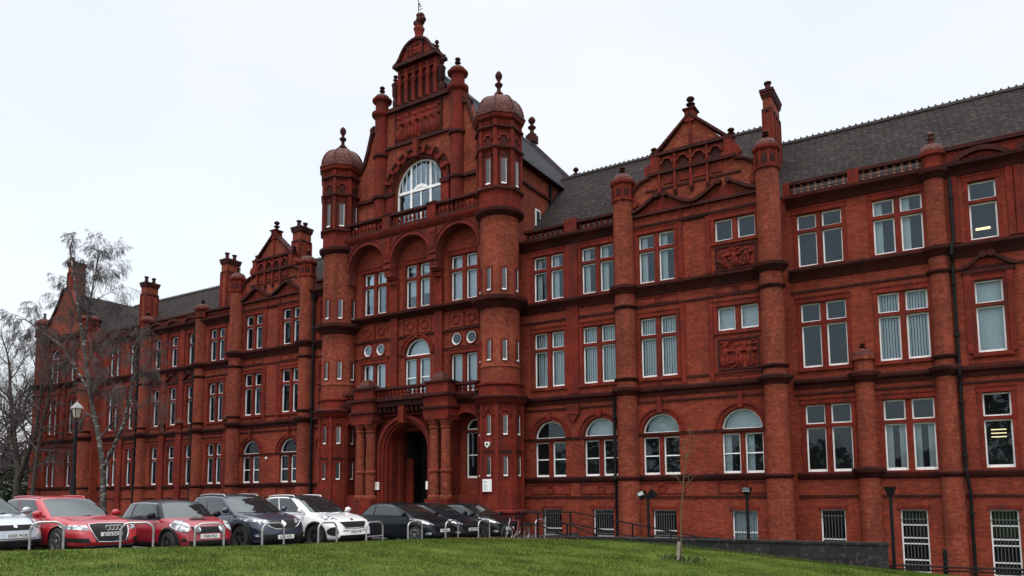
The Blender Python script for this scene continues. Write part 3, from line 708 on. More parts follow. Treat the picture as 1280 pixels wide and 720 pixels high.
# ---------------------------------------------------------------- gabled pavilion, used on both sides
def pavilion(c0, c1, Y, zb, basement, blinds, dx=0):
    """c0, c1: x of the two big round columns"""
    m = (c0+c1)/2; lx, rx = m-1.61, m+1.64
    W = []
    if basement: W += [('bars', lx+.06, -.36, 1.0, 1.2), ('bars', rx-.02, -.36, .95, 1.2, 'full')]
    W += [('arch', lx, 2.24, 1.56, 2.50, blinds[0]), ('arch', rx, 2.24, 1.56, 2.50, blinds[1]), ('pair', lx, 6.25, 1.56, 2.5, blinds[2]), ('pair', lx, TOPZ, 1.56, TH, blinds[4])]
    if basement: W += [('pair_low', rx, 7.82, 1.58, .96, blinds[3]), ('pair_low', rx, 11.43, 1.58, .9, 'none')]
    else: W += [('pair', rx, 6.25, 1.56, 2.5, blinds[3]), ('pair', rx, TOPZ, 1.56, TH, blinds[5])]
    facade('wall', Y, c0, c1, zb, 13.3, W)
    bands('string_course', c0, c1, Y, 'ABC', (1.32, 5.2, 9.2, 6.1))
    b = MB(); mold(b, c0, c1, Y, [(.04, 12.55), (.10, 12.6), (.12, 12.7), (.03, 12.72)]); mold(b, c0, c1, Y, thin(3.86, .05, .1)); part(b, 'string_course', M_DARK)
    b = MB(); hw = .98
    for cx in (lx, rx):
        sunk_panel(b, cx-hw, cx+hw, 1.48, 1.94, Y); sunk_panel(b, cx-hw+.1, cx+hw-.1, 5.86, 6.08, Y); sunk_panel(b, cx-hw+.1, cx+hw-.1, 9.3, 9.62, Y)
        for s in (-1, 1): b.box(cx+s*1.06-.1, cx+s*1.06+.1, Y-.06, Y+.01, 5.86, 9.16); b.box(cx+s*1.06-.1, cx+s*1.06+.1, Y-.06, Y+.01, 10.2, 13.2)
        b.box(cx-.07, cx+.07, Y-.14, Y+.01, 5.0, 5.42)
    part(b, 'pilaster', M_TERRA)
    if basement:
        relief('carved_panel', rx-.74, rx+.72, 6.32, 7.42, Y, 4); relief('carved_panel', rx-.72, rx+.74, 10.28, 11.14, Y, 9)
    raking_pediment('window_pediment', c0+.4, m-.02, 13.2, 13.86, Y, .24); raking_pediment('window_pediment', m+.02, c1-.4, 13.2, 13.86, Y, .24)
    # curved gable
    ol = [(c0+.3, 13.3), (c1-.3, 13.3), (c1-.42, 13.9)]
    for i in range(9): a = R(90*i/8); ol.append((c1-.42-.95*math.sin(a)*1.0+0, 13.9+.0+.85*(1-math.cos(a)) if False else 13.9+.75*math.sin(a)**.8))
    ol = [(c0+.3, 13.3), (c1-.3, 13.3)]
    for i in range(9): a = R(90*i/8); ol.append((m+1.78+.92*math.cos(a), 13.75+.9*math.sin(a)))
    ol += [(m+1.75, 14.8), (m+1.75, 15.25), (m+1.65, 15.55), (m+1.35, 15.62), (m+.12, 16.85), (m-.12, 16.85), (m-1.35, 15.62), (m-1.65, 15.55), (m-1.75, 15.25), (m-1.75, 14.8)]
    for i in range(9): a = R(90-90*i/8); ol.append((m-1.78-.92*math.cos(a), 13.75+.9*math.sin(a)))
    poly_wall('gable', ol, [], Y, Y+.4, M_BRICK2, BLD, back=True)
    b = MB()
    for s in (-1, 1):
        pts = [(m+s*(1.78+.92*math.cos(R(90*i/10))), 13.75+.9*math.sin(R(90*i/10))) for i in range(11)]
        b.tube([(p[0], Y-.06, p[1]+.04) for p in pts], .09, 6, mat=M_DARK)
        b.ring(m+s*1.74, 14.98, .001, .27, Y-.12, Y+.2, 0, 360, 16, mat=M_TERRA)
        b.ring(m+s*2.52, 13.72, .001, .2, Y-.12, Y+.2, 0, 360, 14, mat=M_TERRA)
        a, c_ = (m+s*1.5, 15.62), (m, 16.98)
        poly = [a, c_, (c_[0], c_[1]+.13), (a[0]+s*.12, a[1]+.02)]
        b.extr(poly if s < 0 else poly[::-1], Y-.14, Y+.42, mat=M_DARK)
        b.box(m+s*1.55-.16, m+s*1.55+.16, Y-.16, Y+.4, 14.86, 15.60, M_TERRA); finial(b, m+s*1.62, Y+.1, 15.62, .42, .2, M_DARK)
    b.box(m-1.85, m+1.85, Y-.16, Y+.06, 14.74, 14.86, M_DARK); b.box(m-1.75, m+1.75, Y-.18, Y+.1, 15.53, 15.66, M_DARK); b.box(m-2.0, m+2.0, Y-.05, Y+.05, 14.1, 14.18, M_DARK)
    n = 4
    for i in range(n):
        x = m-1.35+2.7*(i+.5)/n; b.ring(x, 15.14, .2, .29, Y-.12, Y+.02, 0, 180, 12, mat=M_TERRA); b.extr(arch_pts(x-.19, x+.19, 14.88, 15.14), Y-.02, Y+.02, mat=M_DARK)
        b.box(m-1.35+2.7*(i)/n-.05, m-1.35+2.7*i/n+.05, Y-.13, Y+.02, 13.95, 15.5, M_TERRA); b.lathe(m-1.35+2.7*i/n, Y-.06, [(.001, 13.7), (.08, 13.85), (.09, 13.95)], 8, mat=M_DARK); b.box(m-1.3+2.7*i/n+.1, m-1.3+2.7*(i+1)/n-.15, Y-.05, Y+.01, 14.3, 14.6, M_TERRA)
    b.box(m-.05, m+.05, Y-.06, Y+.02, 15.68, 16.8, M_TERRA); sx = .3
    b.box(m-.2, m+.2, Y-.1, Y+.4, 16.7, 17.2, M_TERRA); b.box(m-.27, m+.27, Y-.16, Y+.45, 17.2, 17.27, M_DARK); finial(b, m, Y+.15, 17.25, .62, .24, M_DARK)
    part(b, 'gable_trim')
    for cx in (c0, c1): round_col('engaged_column', cx, Y-.12, .43, zb, 13.8, COLR, (.44, 13.85, 14.66, 15.5))
pavilion(-12.07, -6.1, -1.2, -2.9, True, ['fan', 'fanleft', 'vertical', 'full', 'lefthalf'])
pavilion(-37.65, -31.6, -.75, -.4, False, ['none', 'none', 'vertical', 'vertical', 'roller', 'curtain'])
b = MB(); b.box(-34.92, -34.78, -.80, -.75, 3.62, 3.74); part(b, 'plaque', M_SIGN, 0)
# returns where the pavilion stands proud of its neighbours
b = MB(); b.box(-6.3, -5.95, -1.19, .05, -2.9, 13.3, M_BRICK); b.box(-37.85, -37.55, -.74, .45, -.4, 13.3, M_BRICK); part(b, 'return_wall')
# ---------------------------------------------------------------- bay between right turret and pavilion
Y = -1.05
W = []
for cx, bl in ((-15.9, ('none', 'vertical', 'lefthalf')), (-13.45, ('fan', 'vertical', 'lefthalf'))):
    W += [('bars', cx+.05, -.36, .95, 1.2), ('arch', cx, 2.24, 1.56, 2.5, bl[0]), ('pair', cx, 6.25, 1.56, 2.5, bl[1]), ('pair', cx, TOPZ, 1.56, TH, bl[2])]
facade('wall', Y, -18.4, -11.9, -2.9, 13.1, W)
bands('string_course', -17.3, -12.3, Y, 'ABCD', (1.32, 5.2, 9.2)); b = MB(); mold(b, -17.3, -12.3, Y, thin(3.86, .05, .1)); part(b, 'string_course', M_DARK)
b = MB()
for cx in (-15.9, -13.45): sunk_panel(b, cx-.98, cx+.98, 1.48, 1.94, Y)
for x in (-14.68,): b.box(x-.28, x+.28, Y-.08, Y+.01, 5.86, 12.6); b.box(x-.28, x+.28, Y-.16, Y+.01, 4.95, 5.4); b.extr([(x-.24, 4.95), (x, 4.6), (x+.24, 4.95)][::-1], Y-.13, Y+.01); b.box(x-.3, x+.3, Y-.14, Y+.2, 13.06, 13.75)
part(b, 'pilaster', M_TERRA)
baluster_run(-17.1, -15.0, Y+.03, 13.06, 13.6); baluster_run(-14.36, -12.55, Y+.03, 13.06, 13.6)
drainpipe([(-12.68, -1.3, 5.4), (-12.68, -1.3, 2.3), (-12.68, -1.4, 2.1), (-12.68, -1.22, 1.8), (-12.68, -1.22, -2)], .07, False)
# narrow bay left of the left turret
Y = -.75
W = [('pair', -30.0, TOPZ, 1.3, TH, 'roller'), ('narch', -30.0, 2.24, 1.1, 2.5), ('pair_low', -30.0, 7.8, 1.3, .95, 'none')]
facade('wall', Y, -31.7, -27.9, -.4, 13.1, W); bands('string_course', -31.3, -28.8, Y); baluster_run(-31.1, -28.8, Y+.03, 13.06, 13.6)
relief('carved_panel', -30.6, -29.4, 6.3, 7.4, Y, 12)
drainpipe([(-31.0, -.95, 12.6), (-31.0, -.95, 0)], .08, True)
# ---------------------------------------------------------------- left wing
Y = .4
W = []
rb = random.Random(7); kinds = ['vertical', 'none', 'roller', 'curtain', 'none']
for cx, wd, k in ((-41.2, 1.5, 'pair'), (-43.85, .75, 'single'), (-45.75, .75, 'single'), (-47.63, .75, 'single'), (-50.3, 1.3, 'pair'), (-52.85, 1.3, 'pair')):
    for z, h in ((TOPZ, TH), (FFZ, FH), (GFZ, GH)): W.append((k, cx, z, wd, h, rb.choice(kinds)))
facade('wall', Y, -55.5, -37.7, -.4, 13.1, W); bands('string_course', -55.0, -38.1, Y)
for cx in (-43.85, -45.75, -47.63): raking_pediment('window_pediment', cx-.75, cx+.75, 9.16, 9.68, Y, .16); seg_pediment('segmental_pediment', cx, .82, 13.1, .38, Y)
b = MB(); b.box(-48.7, -43.1, Y-.05, Y+.4, 13.08, 13.55, M_TERRA); b.box(-48.7, -43.1, Y-.16, Y+.42, 13.58, 13.72, M_DARK); part(b, 'parapet')
baluster_run(-42.3, -38.2, Y+.05, 13.06, 13.66); baluster_run(-54.6, -49.3, Y+.05, 13.06, 13.66)
b = MB()
for x in (-44.8, -46.7, -48.55): b.box(x-.28, x+.28, Y-.10, Y+.01, 5.9, 12.62)
for x in (-44.8, -46.7, -51.6, -39.9): b.box(x-.28, x+.28, Y-.14, Y+.01, -.4, 6.3)
part(b, 'pilaster', M_TERRA)
for x in (-44.8, -46.7, -39.9):
    b = MB(); b.lathe(x, Y-.02, dome_prof(.36, 6.3, 6.65, .1), 14, mat=M_DOME); finial(b, x, Y-.02, 6.6, .3, .13, M_DARK); part(b, 'pilaster_cap')
for cx in (-42.8, -48.95): round_col('engaged_column', cx, Y, .42, -.4, 13.1, COLR, (.44, 13.2, 13.75, 14.5))
drainpipe([(-43.3, .2, 12.6), (-43.3, .2, 0)], .08, False); drainpipe([(-49.6, .2, 12.6), (-49.6, .2, 0)], .08, False)
# end block
Y = -.2
W = []
for cx, wd, k in ((-59.95, 1.35, 'pair'), (-57.35, .7, 'single')):
    for z, h in ((TOPZ, TH+.5 if k == 'pair' else TH), (FFZ, FH), (GFZ, GH)):
        kk = 'arch' if (k == 'pair' and z == TOPZ) else k
        W.append((kk, cx, z, wd, h, 'roller' if kk == 'pair' else 'none'))
facade('wall', Y, -61.9, -54.6, -.4, 13.9, W); bands('string_course', -61.8, -54.6, Y, 'ABC')
b = MB(); b.box(-54.62, -54.3, Y, .5, -.4, 13.9, M_BRICK); part(b, 'return_wall')
poly_wall('gable', [(-61.9, 13.6), (-55.9, 13.6), (-56.1, 14.3), (-57.7, 16.3), (-58.4, 17.4), (-59.2, 17.4), (-59.9, 16.3), (-61.6, 14.3)], [], Y, Y+.4, M_BRICK2, BLD, back=True)
b = MB(); b.tube([(-61.8, Y-.05, 14.2), (-59.9, Y-.05, 16.3), (-59.2, Y-.05, 17.5), (-58.4, Y-.05, 17.5), (-57.7, Y-.05, 16.3), (-55.9, Y-.05, 14.2)], .12, 6, M_DARK)
for cx in (-60.8, -59.1, -58.2, -56.4): b.box(cx-.12, cx+.12, Y-.12, Y+.01, 5.9, 13.6, M_TERRA)
b.box(-61.8, -54.7, Y-.3, Y+.05, 13.5, 13.7, M_DARK); part(b, 'gable_trim')
round_col('corner_turret', -61.75, -.25, .5, -.4, 13.9, COLR, (.56, 14.0, 15.0, 16.0))
round_col('corner_turret', -55.1, -.3, .6, -.4, 13.6, COLR, (.66, 13.7, 14.5, 15.2))
b = MB(); b.box(-62.1, -61.85, 0, 11, -.4, 13.9, M_BRICK); part(b, 'end_wall')
# ---------------------------------------------------------------- centre block
AX = -22.9; TR, TL = -17.9, -27.9
Yw = -1.75; Yf = -2.35
# wall behind the arcades
W = []
for i, cx in enumerate((AX-2.8, AX, AX+2.8)):
    W.append(('pair', cx, 10.72, 1.55, 2.22, ('topwhite', 'roller', 'full')[i]))
    if i == 1: W.append(('arch', cx, 6.3, 1.6, 2.86, 'full'))
    else: W.append(('pair_low', cx, 6.3, 1.55, 1.84, 'full'))
W += [('narch', TR-1.62, 2.25, .95, 2.75, 'none'), ('narch', TL+1.62, 2.25, .95, 2.75, 'none')]
holes = []
for d in W:
    kind, cx, z, wd, h = d[:5]
    holes.append(('arch', cx-wd/2, cx+wd/2, z, z+h-wd/2) if kind in ('arch', 'narch') else ('rect', cx-wd/2, cx+wd/2, z, z+h)); place_win(kind, cx, Yw, z, wd, h, *d[5:])
OC = [AX-3.23, AX-2.38, AX+2.38, AX+3.23]
for x in OC: holes.append(('circ', x, 8.87, .30))
holes.append(('rect', AX-1.1, AX+1.1, .75, 4.6))
poly_wall('wall', [(TL+.3, -.4), (TR-.3, -.4), (TR-.3, 14.6), (TL+.3, 14.6)], holes, Yw, Yw+.3, M_BRICK, BLD)
for x in OC:
    b = MB(); b.ring(x, 8.87, .235, .30, Yw+.02, Yw+.12, 0, 360, 28); o = part(b, 'round_window', M_WHITE)
    g = MB(); g.extr([(x+.24*math.cos(R(15*i)), 8.87+.24*math.sin(R(15*i))) for i in range(24)], Yw+.07, Yw+.08); g.build('pane', M_GLASS, o, 0)
b = MB()
for x in OC: b.ring(x, 8.87, .302, .36, Yw-.06, Yw+.05, 0, 360, 28)
for cx in (AX-1.4, AX+1.4):
    b.box(cx-.22, cx+.22, Yw-.16, Yw+.01, 6.0, 10.3); b.box(cx-.24, cx+.24, Yw-.2, Yw+.01, 10.5, 12.2)
for cx in (AX-2.8, AX, AX+2.8):
    for s in (-.45, .45): sunk_panel(b, cx+s-.42, cx+s+.42, 9.42, 10.2, Yw)
    b.box(cx-.04, cx+.04, Yw-.08, Yw+.01, 9.3, 10.2)
part(b, 'pilaster', M_TERRA)
b = MB(); mold(b, TL+.8, TR-.8, Yw, [(.05, 10.25), (.2, 10.36), (.38, 10.46), (.40, 10.56), (.05, 10.62)]); mold(b, TL+.8, TR-.8, Yw, thin(9.28, .1, .09)); mold(b, TL+.8, AX-1.0, Yw, thin(8.42, .06, .07)); mold(b, AX+1.0, TR-.8, Yw, thin(8.42, .06, .07))
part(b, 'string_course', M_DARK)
# loggia arches
ol = [(TL+.6, 12.2), (AX-1.4-.22, 12.2)]
bm_pts = []
def arch_open(cx, r, zs, n=18): return [(cx+r*math.cos(math.pi*i/n), zs+r*math.sin(math.pi*i/n)) for i in range(n+1)][::-1]
ra = 1.2; zs = 13.02; lo = 12.35
out_ = [(TL+.4, lo)]
for k, cx in enumerate((AX-2.85, AX, AX+2.85)):
    out_ += [(cx-ra, lo)] if k else [(cx-ra, lo)]
    out_ += arch_open(cx, ra, zs) + [(cx+ra, lo)]
out_ += [(TR-.4, lo), (TR-.4, 14.62), (TL+.4, 14.62)]
poly_wall('loggia_arcade', out_, [], Yf, Yw+.05, M_PINK, BLD)
b = MB()
for cx in (AX-2.85, AX, AX+2.85): b.ring(cx, zs, ra+.005, ra+.11, Yf-.06, Yf+.05, n=24, mat=M_TERRA); b.ring(cx, zs, ra+.22, ra+.28, Yf-.05, Yf+.05, 20, 160, 24, mat=M_TERRA)
for cx in (AX-1.425, AX+1.425):
    b.box(cx-.2, cx+.2, Yf-.1, Yf+.05, 13.05, 14.3, M_TERRA); sunk_panel(b, cx-.13, cx+.13, 13.3, 14.1, Yf-.1, False)
    for z, hw, o_ in ((12.95, .24, .1), (12.7, .22, .02), (12.45, .2, -.12), (12.2, .2, -.26), (12.05, .19, -.38)): b.box(cx-hw, cx+hw, Yf-o_, Yw+.02, z-.22, z, M_TERRA)
mold(b, TL+.7, TR-.7, Yf, [(.05, 14.42), (.14, 14.5), (.22, 14.6), (.24, 14.7), (.05, 14.74)])
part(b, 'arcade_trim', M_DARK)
b = MB(); b.box(TL+.4, TR-.4, Yf+.02, Yw+.5, 14.60, 14.66, M_DARK); part(b, 'balcony_floor')
for x0, x1 in ((TL+.85, AX-1.68), (AX-1.17, AX+1.17), (AX+1.68, TR-.85)): baluster_run(x0, x1, Yf+.02, 14.74, 15.5)
b = MB()
for cx in (AX-1.425, AX+1.425): b.box(cx-.24, cx+.24, Yf-.18, Yf+.2, 14.74, 15.46, M_TERRA); b.box(cx-.28, cx+.28, Yf-.22, Yf+.24, 15.46, 15.56, M_DARK)
part(b, 'parapet_pier')
# great gable
Yg = -1.75
ol = [(TL+.5, 14.6), (TR-.5, 14.6), (TR-.5, 18.2), (TR-.95, 18.25)]
pr = [(3.95, 18.4), (3.75, 18.6), (3.55, 18.95), (3.35, 19.5), (3.18, 20.1), (3.05, 20.55), (2.85, 20.75)]
g2 = [(2.75, 21.45), (1.55, 21.45), (1.42, 21.7), (1.28, 22.0), (1.22, 23.45)]
right = [(TR-.5-AX, 14.6), (TR-.5-AX, 18.3)]+pr+g2
ol = [(AX+x, z) for x, z in right]+[(AX-x, z) for x, z in right[::-1]]
poly_wall('gable', ol, [('arch', AX-1.5, AX+1.5, 14.7, 16.9)], Yg, Yg+.45, M_BRICK2, BLD)
b = MB(); b.extr([(x_, z_) for x_, z_ in ol if z_ >= 18.3], Yg+.44, Yg+.47, mat=M_BRICK); part(b, 'gable_back')
b = MB()
for r0, r1, o_, m_ in ((1.5, 1.66, .06, M_DARK), (1.66, 1.95, .12, M_TERRA), (1.95, 2.06, .2, M_DARK)): b.ring(AX, 16.9, r0+.003, r1, Yg-o_, Yg+.05, n=36, mat=m_)
for s in (-1, 1): b.box(AX+s*1.51, AX+s*2.0, Yg-.14, Yg+.01, 14.66, 16.7, M_TERRA); b.box(AX+s*1.5, AX+s*2.08, Yg-.22, Yg+.03, 16.7, 16.92, M_DARK)
for a in range(20, 165, 18): 
    m_ = Matrix.Translation((AX, 0, 16.9)) @ Matrix.Rotation(R(90-a), 4, 'Y'); b.box(-.09, .09, Yg-.26, Yg+.02, 1.68, 2.12, M_TERRA, xf=m_)
b.box(AX-.14, AX+.14, Yg-.3, Yg+.02, 18.42, 19.3, M_TERRA)
for s in (-1, 1):
    pts = [(AX+s*x, Yg-.06, z+.06) for x, z in pr]; b.tube(pts, .11, 6, M_DARK)
    b.ring(AX+s*2.98, 20.62, .001, .2, Yg-.14, Yg+.3, 0, 360, 14, mat=M_DARK)
for z in (16.72,):
    b.box(AX-4.6, AX-2.1, Yg-.16, Yg+.03, z, z+.16, M_DARK); b.box(AX+2.1, AX+4.6, Yg-.16, Yg+.03, z, z+.16, M_DARK)
b.box(AX-2.2, AX+2.2, Yg-.12, Yg+.03, 19.3, 19.42, M_DARK); b.box(AX-2.3, AX+2.3, Yg-.2, Yg+.03, 21.22, 21.42, M_DARK)
b.box(AX-2.3, AX+2.3, Yg-.1, Yg+.48, 21.3, 21.5, M_DARK)
part(b, 'gable_trim')
relief('carved_panel', AX-1.45, AX+1.45, 19.52, 21.1, Yg-.02, 21, .16)
for s in (-1, 1):
    b = MB(); cx = AX+s*2.45; r = .36
    b.lathe(cx, Yg, [(r*1.05, 14.6), (r, 14.9), (r, 21.1), (r+.06, 21.15), (r+.16, 21.25), (r+.18, 21.4), (r*.95, 21.45), (r*.95, 21.95), (r+.14, 22.05), (r+.16, 22.15), (r, 22.2)], 20, mat=M_TERRA)
    for z in (16.66, 18.9): b.lathe(cx, Yg, [(r+.001, z), (r+.1, z+.08), (r+.1, z+.2), (r+.001, z+.24)], 20, mat=M_DARK)
    b.lathe(cx, Yg, dome_prof(.42, 22.18, 22.5, .1), 20, mat=M_DOME); finial(b, cx, Yg, 22.45, .5, .2, M_DARK); part(b, 'engaged_column')
    b = MB(); cx = AX+s*1.5; b.lathe(cx, Yg-.05, [(.05, 21.3), (.14, 21.5), (.15, 21.8), (.10, 21.95), (.17, 22.1), (.18, 22.6), (.22, 22.7), (.1, 22.8)], 12, mat=M_DARK); finial(b, cx, Yg-.05, 22.75, .5, .17, M_DARK); part(b, 'pinnacle')
b = MB(); n = 5
for i in range(n+1): x = AX-1.17+2.34*i/n; b.lathe(x, Yg-.12, [(.13, 21.45), (.11, 21.6), (.11, 22.5), (.17, 22.62), (.17, 22.74), (.1, 22.78), (.1, 23.3)], 10, mat=M_TERRA)
for i in range(n):
    x = AX-1.17+2.34*(i+.5)/n; b.ring(x, 22.86, .16, .25, Yg-.16, Yg+.02, 0, 180, 14, mat=M_TERRA); b.extr(arch_pts(x-.15, x+.15, 21.55, 22.84), Yg-.02, Yg+.02, mat=M_DARK)
b.box(AX-1.26, AX+1.26, Yg-.12, Yg+.02, 23.16, 23.40, M_TERRA); part(b, 'blind_arcade')
# ogee pediment over the great gable
b = MB(); og = [(1.34, 23.55), (1.22, 23.60), (1.06, 23.78), (.92, 24.02), (.78, 24.22), (.6, 24.38), (.38, 24.50), (.18, 24.56), (0, 24.58)]
pl = [(AX+x, z) for x, z in og]+[(AX-x, z) for x, z in og[::-1][1:]]
b.extr(pl, Yg-.25, Yg+.5, mat=M_TERRA); b.box(AX-1.42, AX+1.42, Yg-.42, Yg+.55, 23.40, 23.56, M_DARK)
for s in (-1, 1): b.tube([(AX+s*x, Yg-.3, z+.05) for x, z in og], .10, 6, M_DARK); b.tube([(AX+s*x, Yg+.4, z+.05) for x, z in og], .10, 6, M_DARK)
part(b, 'crowning_pediment'); relief('carved_panel', AX-.45, AX+.45, 23.70, 24.25, Yg-.28, 33, .1)
b = MB()
for s in (-1, 1): finial(b, AX+s*1.0, Yg+.2, 23.88, .6, .16, M_DARK)
b.lathe(AX, Yg, [(.3, 24.5), (.33, 24.72), (.2, 24.9), (.24, 25.15), (.3, 25.3), (.2, 25.42)], 12, mat=M_TERRA)
# heraldic beast on the apex
for p, r in (((0, 0, 25.5), .22), ((.08, 0, 25.72), .24), ((-.2, 0, 25.68), .15), ((.14, 0, 25.95), .19), ((-.04, 0, 26.05), .13), ((.26, 0, 25.75), .16)): b.lathe(AX+p[0], Yg+p[1], [(r*math.cos(R(a))+.001, p[2]+r*math.sin(R(a))) for a in range(-90, 91, 30)], 10, mat=M_DARK)
part(b, 'apex_finial', smooth=60)
b = MB(); b.tube([(AX-.12, Yg+.1, 25.2), (AX-.12, Yg+.1, 27.0)], .022, 6); b.box(AX-.1, AX+.14, Yg+.09, Yg+.11, 26.42, 26.45); b.box(AX-.1, AX+.1, Yg+.09, Yg+.11, 26.58, 26.61); b.extr([(AX-.1, 26.68), (AX+.02, 26.68), (AX-.1, 26.85)], Yg+.09, Yg+.11); part(b, 'weather_vane', M_BLACK)
# great arched window
b = MB(); r = 1.5; zq = 16.9; y0 = Yg+.22
b.ring(AX, zq, r-.09, r, y0, y0+.08, n=32); b.box(AX-r, AX-r+.09, y0, y0+.08, 14.7, zq); b.box(AX+r-.09, AX+r, y0, y0+.08, 14.7, zq)
b.box(AX-r+.08, AX+r-.08, y0-.04, y0+.1, zq-.12, zq+.02)
b.ring(AX, zq-.35, .42, .58, y0-.05, y0+.05, 35, 145, 16)
for x in (-.62, .62): b.box(AX+x-.06, AX+x+.06, y0-.02, y0+.09, 14.7, zq+math.sqrt(r*r-x*x)-.05)
b.box(AX-.035, AX+.035, y0, y0+.08, 14.7, zq-.12)
for x in (-1.2, -.95, -.31, 0, .31, .95, 1.2): b.box(AX+x-.014, AX+x+.014, y0+.01, y0+.06, zq, zq+math.sqrt(r*r-x*x)-.05)
for x0, x1 in ((-1.42, -.68), (-.56, -.035), (.035, .56), (.68, 1.42)): b.box(AX+x0, AX+x1, y0+.01, y0+.07, 15.95, 16.0)
bw = part(b, 'great_window', M_WHITE)
g = MB(); g.extr(arch_pts(AX-r+.05, AX+r-.05, 14.7, zq), y0+.04, y0+.05); g.build('pane', M_GLASS, bw, 0)
g = MB(); g.extr(arch_pts(AX-r+.1, AX+r-.1, zq+.02, zq+.03), y0+.5, y0+.52)
for i in range(24): x = -1.4+2.8*i/24; g.box(AX+x, AX+x+.05, y0+.45, y0+.48, zq, zq+math.sqrt(r*r-(abs(x)+.05 if abs(x) < 1.42 else 1.4)**2)-.1)
g.build('blind', M_BLINDF, bw, 0)
# ---------------------------------------------------------------- ground storey arcade and porch
rr = .78
ol = [(TL+.4, -.4), (TR-.4, -.4), (TR-.4, 6.0), (TL+.4, 6.0)]
poly_wall('lower_arcade', ol, [('arch', TR-1.62-rr, TR-1.62+rr, 1.5, 4.45), ('arch', TL+1.62-rr, TL+1.62+rr, 1.5, 4.45), ('arch', AX-1.24, AX+1.24, .75, 3.62)], Yf, Yw, M_TERRA, BLD)
b = MB()
for cx, r, z in ((TR-1.62, rr, 4.45), (TL+1.62, rr, 4.45)): b.ring(cx, z, r+.004, r+.14, Yf-.08, Yf+.05, n=24)
for r0, r1, o_ in ((1.25, 1.36, .16), (1.36, 1.5, .28), (1.5, 1.66, .38)): b.ring(AX, 3.62, r0, r1, Yf-o_, Yf+.05, n=32); [b.box(AX+s*r0, AX+s*r1, Yf-o_, Yf+.02, 1.0, 3.618) for s in (-1, 1)]
b.box(AX-.16, AX+.16, Yf-.62, Yf+.02, 4.9, 5.7)
part(b, 'arch_moulding', M_TERRA)
b = MB()
for s in (-1, 1):
    for dx in (1.95, 2.6):
        cx = AX+s*dx; cy = -2.86; b.box(cx-.32, cx+.32, cy-.34, Yf+.01, .75, 1.3, M_TERRA)
        b.lathe(cx, cy, [(.32, 1.3), (.32, 1.42), (.24, 1.5), (.25, 1.6), (.25, 2.5), (.29, 2.55), (.29, 2.64), (.235, 2.68), (.225, 4.5), (.28, 4.56), (.23, 4.62), (.26, 4.72), (.36, 4.92)], 18, mat=M_BRICK2)
        b.box(cx-.34, cx+.34, cy-.36, Yf+.01, 4.92, 5.05, M_TERRA)
    cx = AX+s*2.25
    b.box(cx-.72, cx+.72, -3.2, Yf+.01, 5.05, 5.42, M_TERRA); b.box(cx-.78, cx+.78, -3.3, Yf+.01, 5.42, 5.52, M_DARK); b.box(cx-.7, cx+.7, -3.2, Yf+.01, 5.52, 6.0, M_TERRA)
    b.box(cx-.78, cx+.78, -3.34, Yf+.01, 6.0, 6.14, M_DARK); b.box(cx-.62, cx+.62, -3.12, -2.0, 6.14, 6.62, M_TERRA); b.box(cx-.68, cx+.68, -3.2, -1.95, 6.62, 6.72, M_DARK)
    b.lathe(cx, -2.75, [(.52, 6.72), (.5, 6.8), (.42, 6.95), (.28, 7.08), (.1, 7.16), (.01, 7.2)], 4, 45, mat=M_DOME)
    b.box(cx-.8, cx+.8, -3.4, Yf+.01, -.4, .75, M_TERRA)
part(b, 'porch_column')
b = MB(); b.box(AX-1.5, AX+1.5, -2.95, Yf+.02, 5.72, 5.98, M_DARK); b.box(AX-1.5, AX+1.5, -3.1, Yf+.02, 5.98, 6.10, M_DARK)
for i in range(11): x = AX-1.4+2.8*i/10; b.box(x-.07, x+.07, -2.85, Yf+.02, 5.48, 5.72, M_DARK); b.lathe(x, -2.72, [(.001, 5.36), (.07, 5.40), (.07, 5.48)], 8, mat=M_DARK)
b.box(AX-1.5, AX+1.5, Yf-.3, Yf+.02, 5.3, 5.36, M_TERRA); part(b, 'bracketed_cornice')
b = MB(); b.box(TL+.4, TR-.4, -2.6, Yw+.02, 5.86, 6.0, M_DARK); mold(b, TL+.8, AX-2.95, Yf, [(.05, 5.66), (.2, 5.8), (.28, 5.9), (.3, 6.02), (.05, 6.08)]); mold(b, AX+2.95, TR-.8, Yf, [(.05, 5.66), (.2, 5.8), (.28, 5.9), (.3, 6.02), (.05, 6.08)]); part(b, 'balcony_floor', M_DARK)
baluster_run(AX-1.6, AX+1.6, -2.85, 6.08, 6.66); baluster_run(AX+2.92, TR-.9, -2.45, 6.05, 6.62); baluster_run(TL+.9, AX-2.92, -2.45, 6.05, 6.62)
# lobby behind the portal, shade painted as near-black walls, open inner door and steps
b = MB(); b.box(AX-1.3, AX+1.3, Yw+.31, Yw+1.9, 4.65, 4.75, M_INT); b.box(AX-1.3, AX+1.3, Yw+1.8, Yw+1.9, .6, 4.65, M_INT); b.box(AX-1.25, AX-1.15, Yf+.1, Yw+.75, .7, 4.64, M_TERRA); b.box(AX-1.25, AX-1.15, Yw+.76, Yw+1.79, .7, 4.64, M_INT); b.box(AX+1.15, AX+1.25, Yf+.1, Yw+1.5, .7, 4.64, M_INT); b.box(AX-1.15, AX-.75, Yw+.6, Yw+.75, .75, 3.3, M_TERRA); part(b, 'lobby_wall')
b = MB(); b.box(AX-.3, AX+1.1, Yw+1.6, Yw+1.66, .75, 4.0, M_BLACK); part(b, 'entrance_door')
b = MB()
for i in range(5): b.box(AX-1.5, AX+1.5, -2.5-.32*(5-i), -1.7, -.4+.0, .15*(i+1), M_TERRA if i == 4 else M_KERB)
part(b, 'entrance_steps')
b = MB(); b.box(AX-1.72, AX-1.48, Yf-.44, Yf-.40, 1.75, 2.12, M_SIGN); o = part(b, 'notice', smooth=0)
q = MB(); 
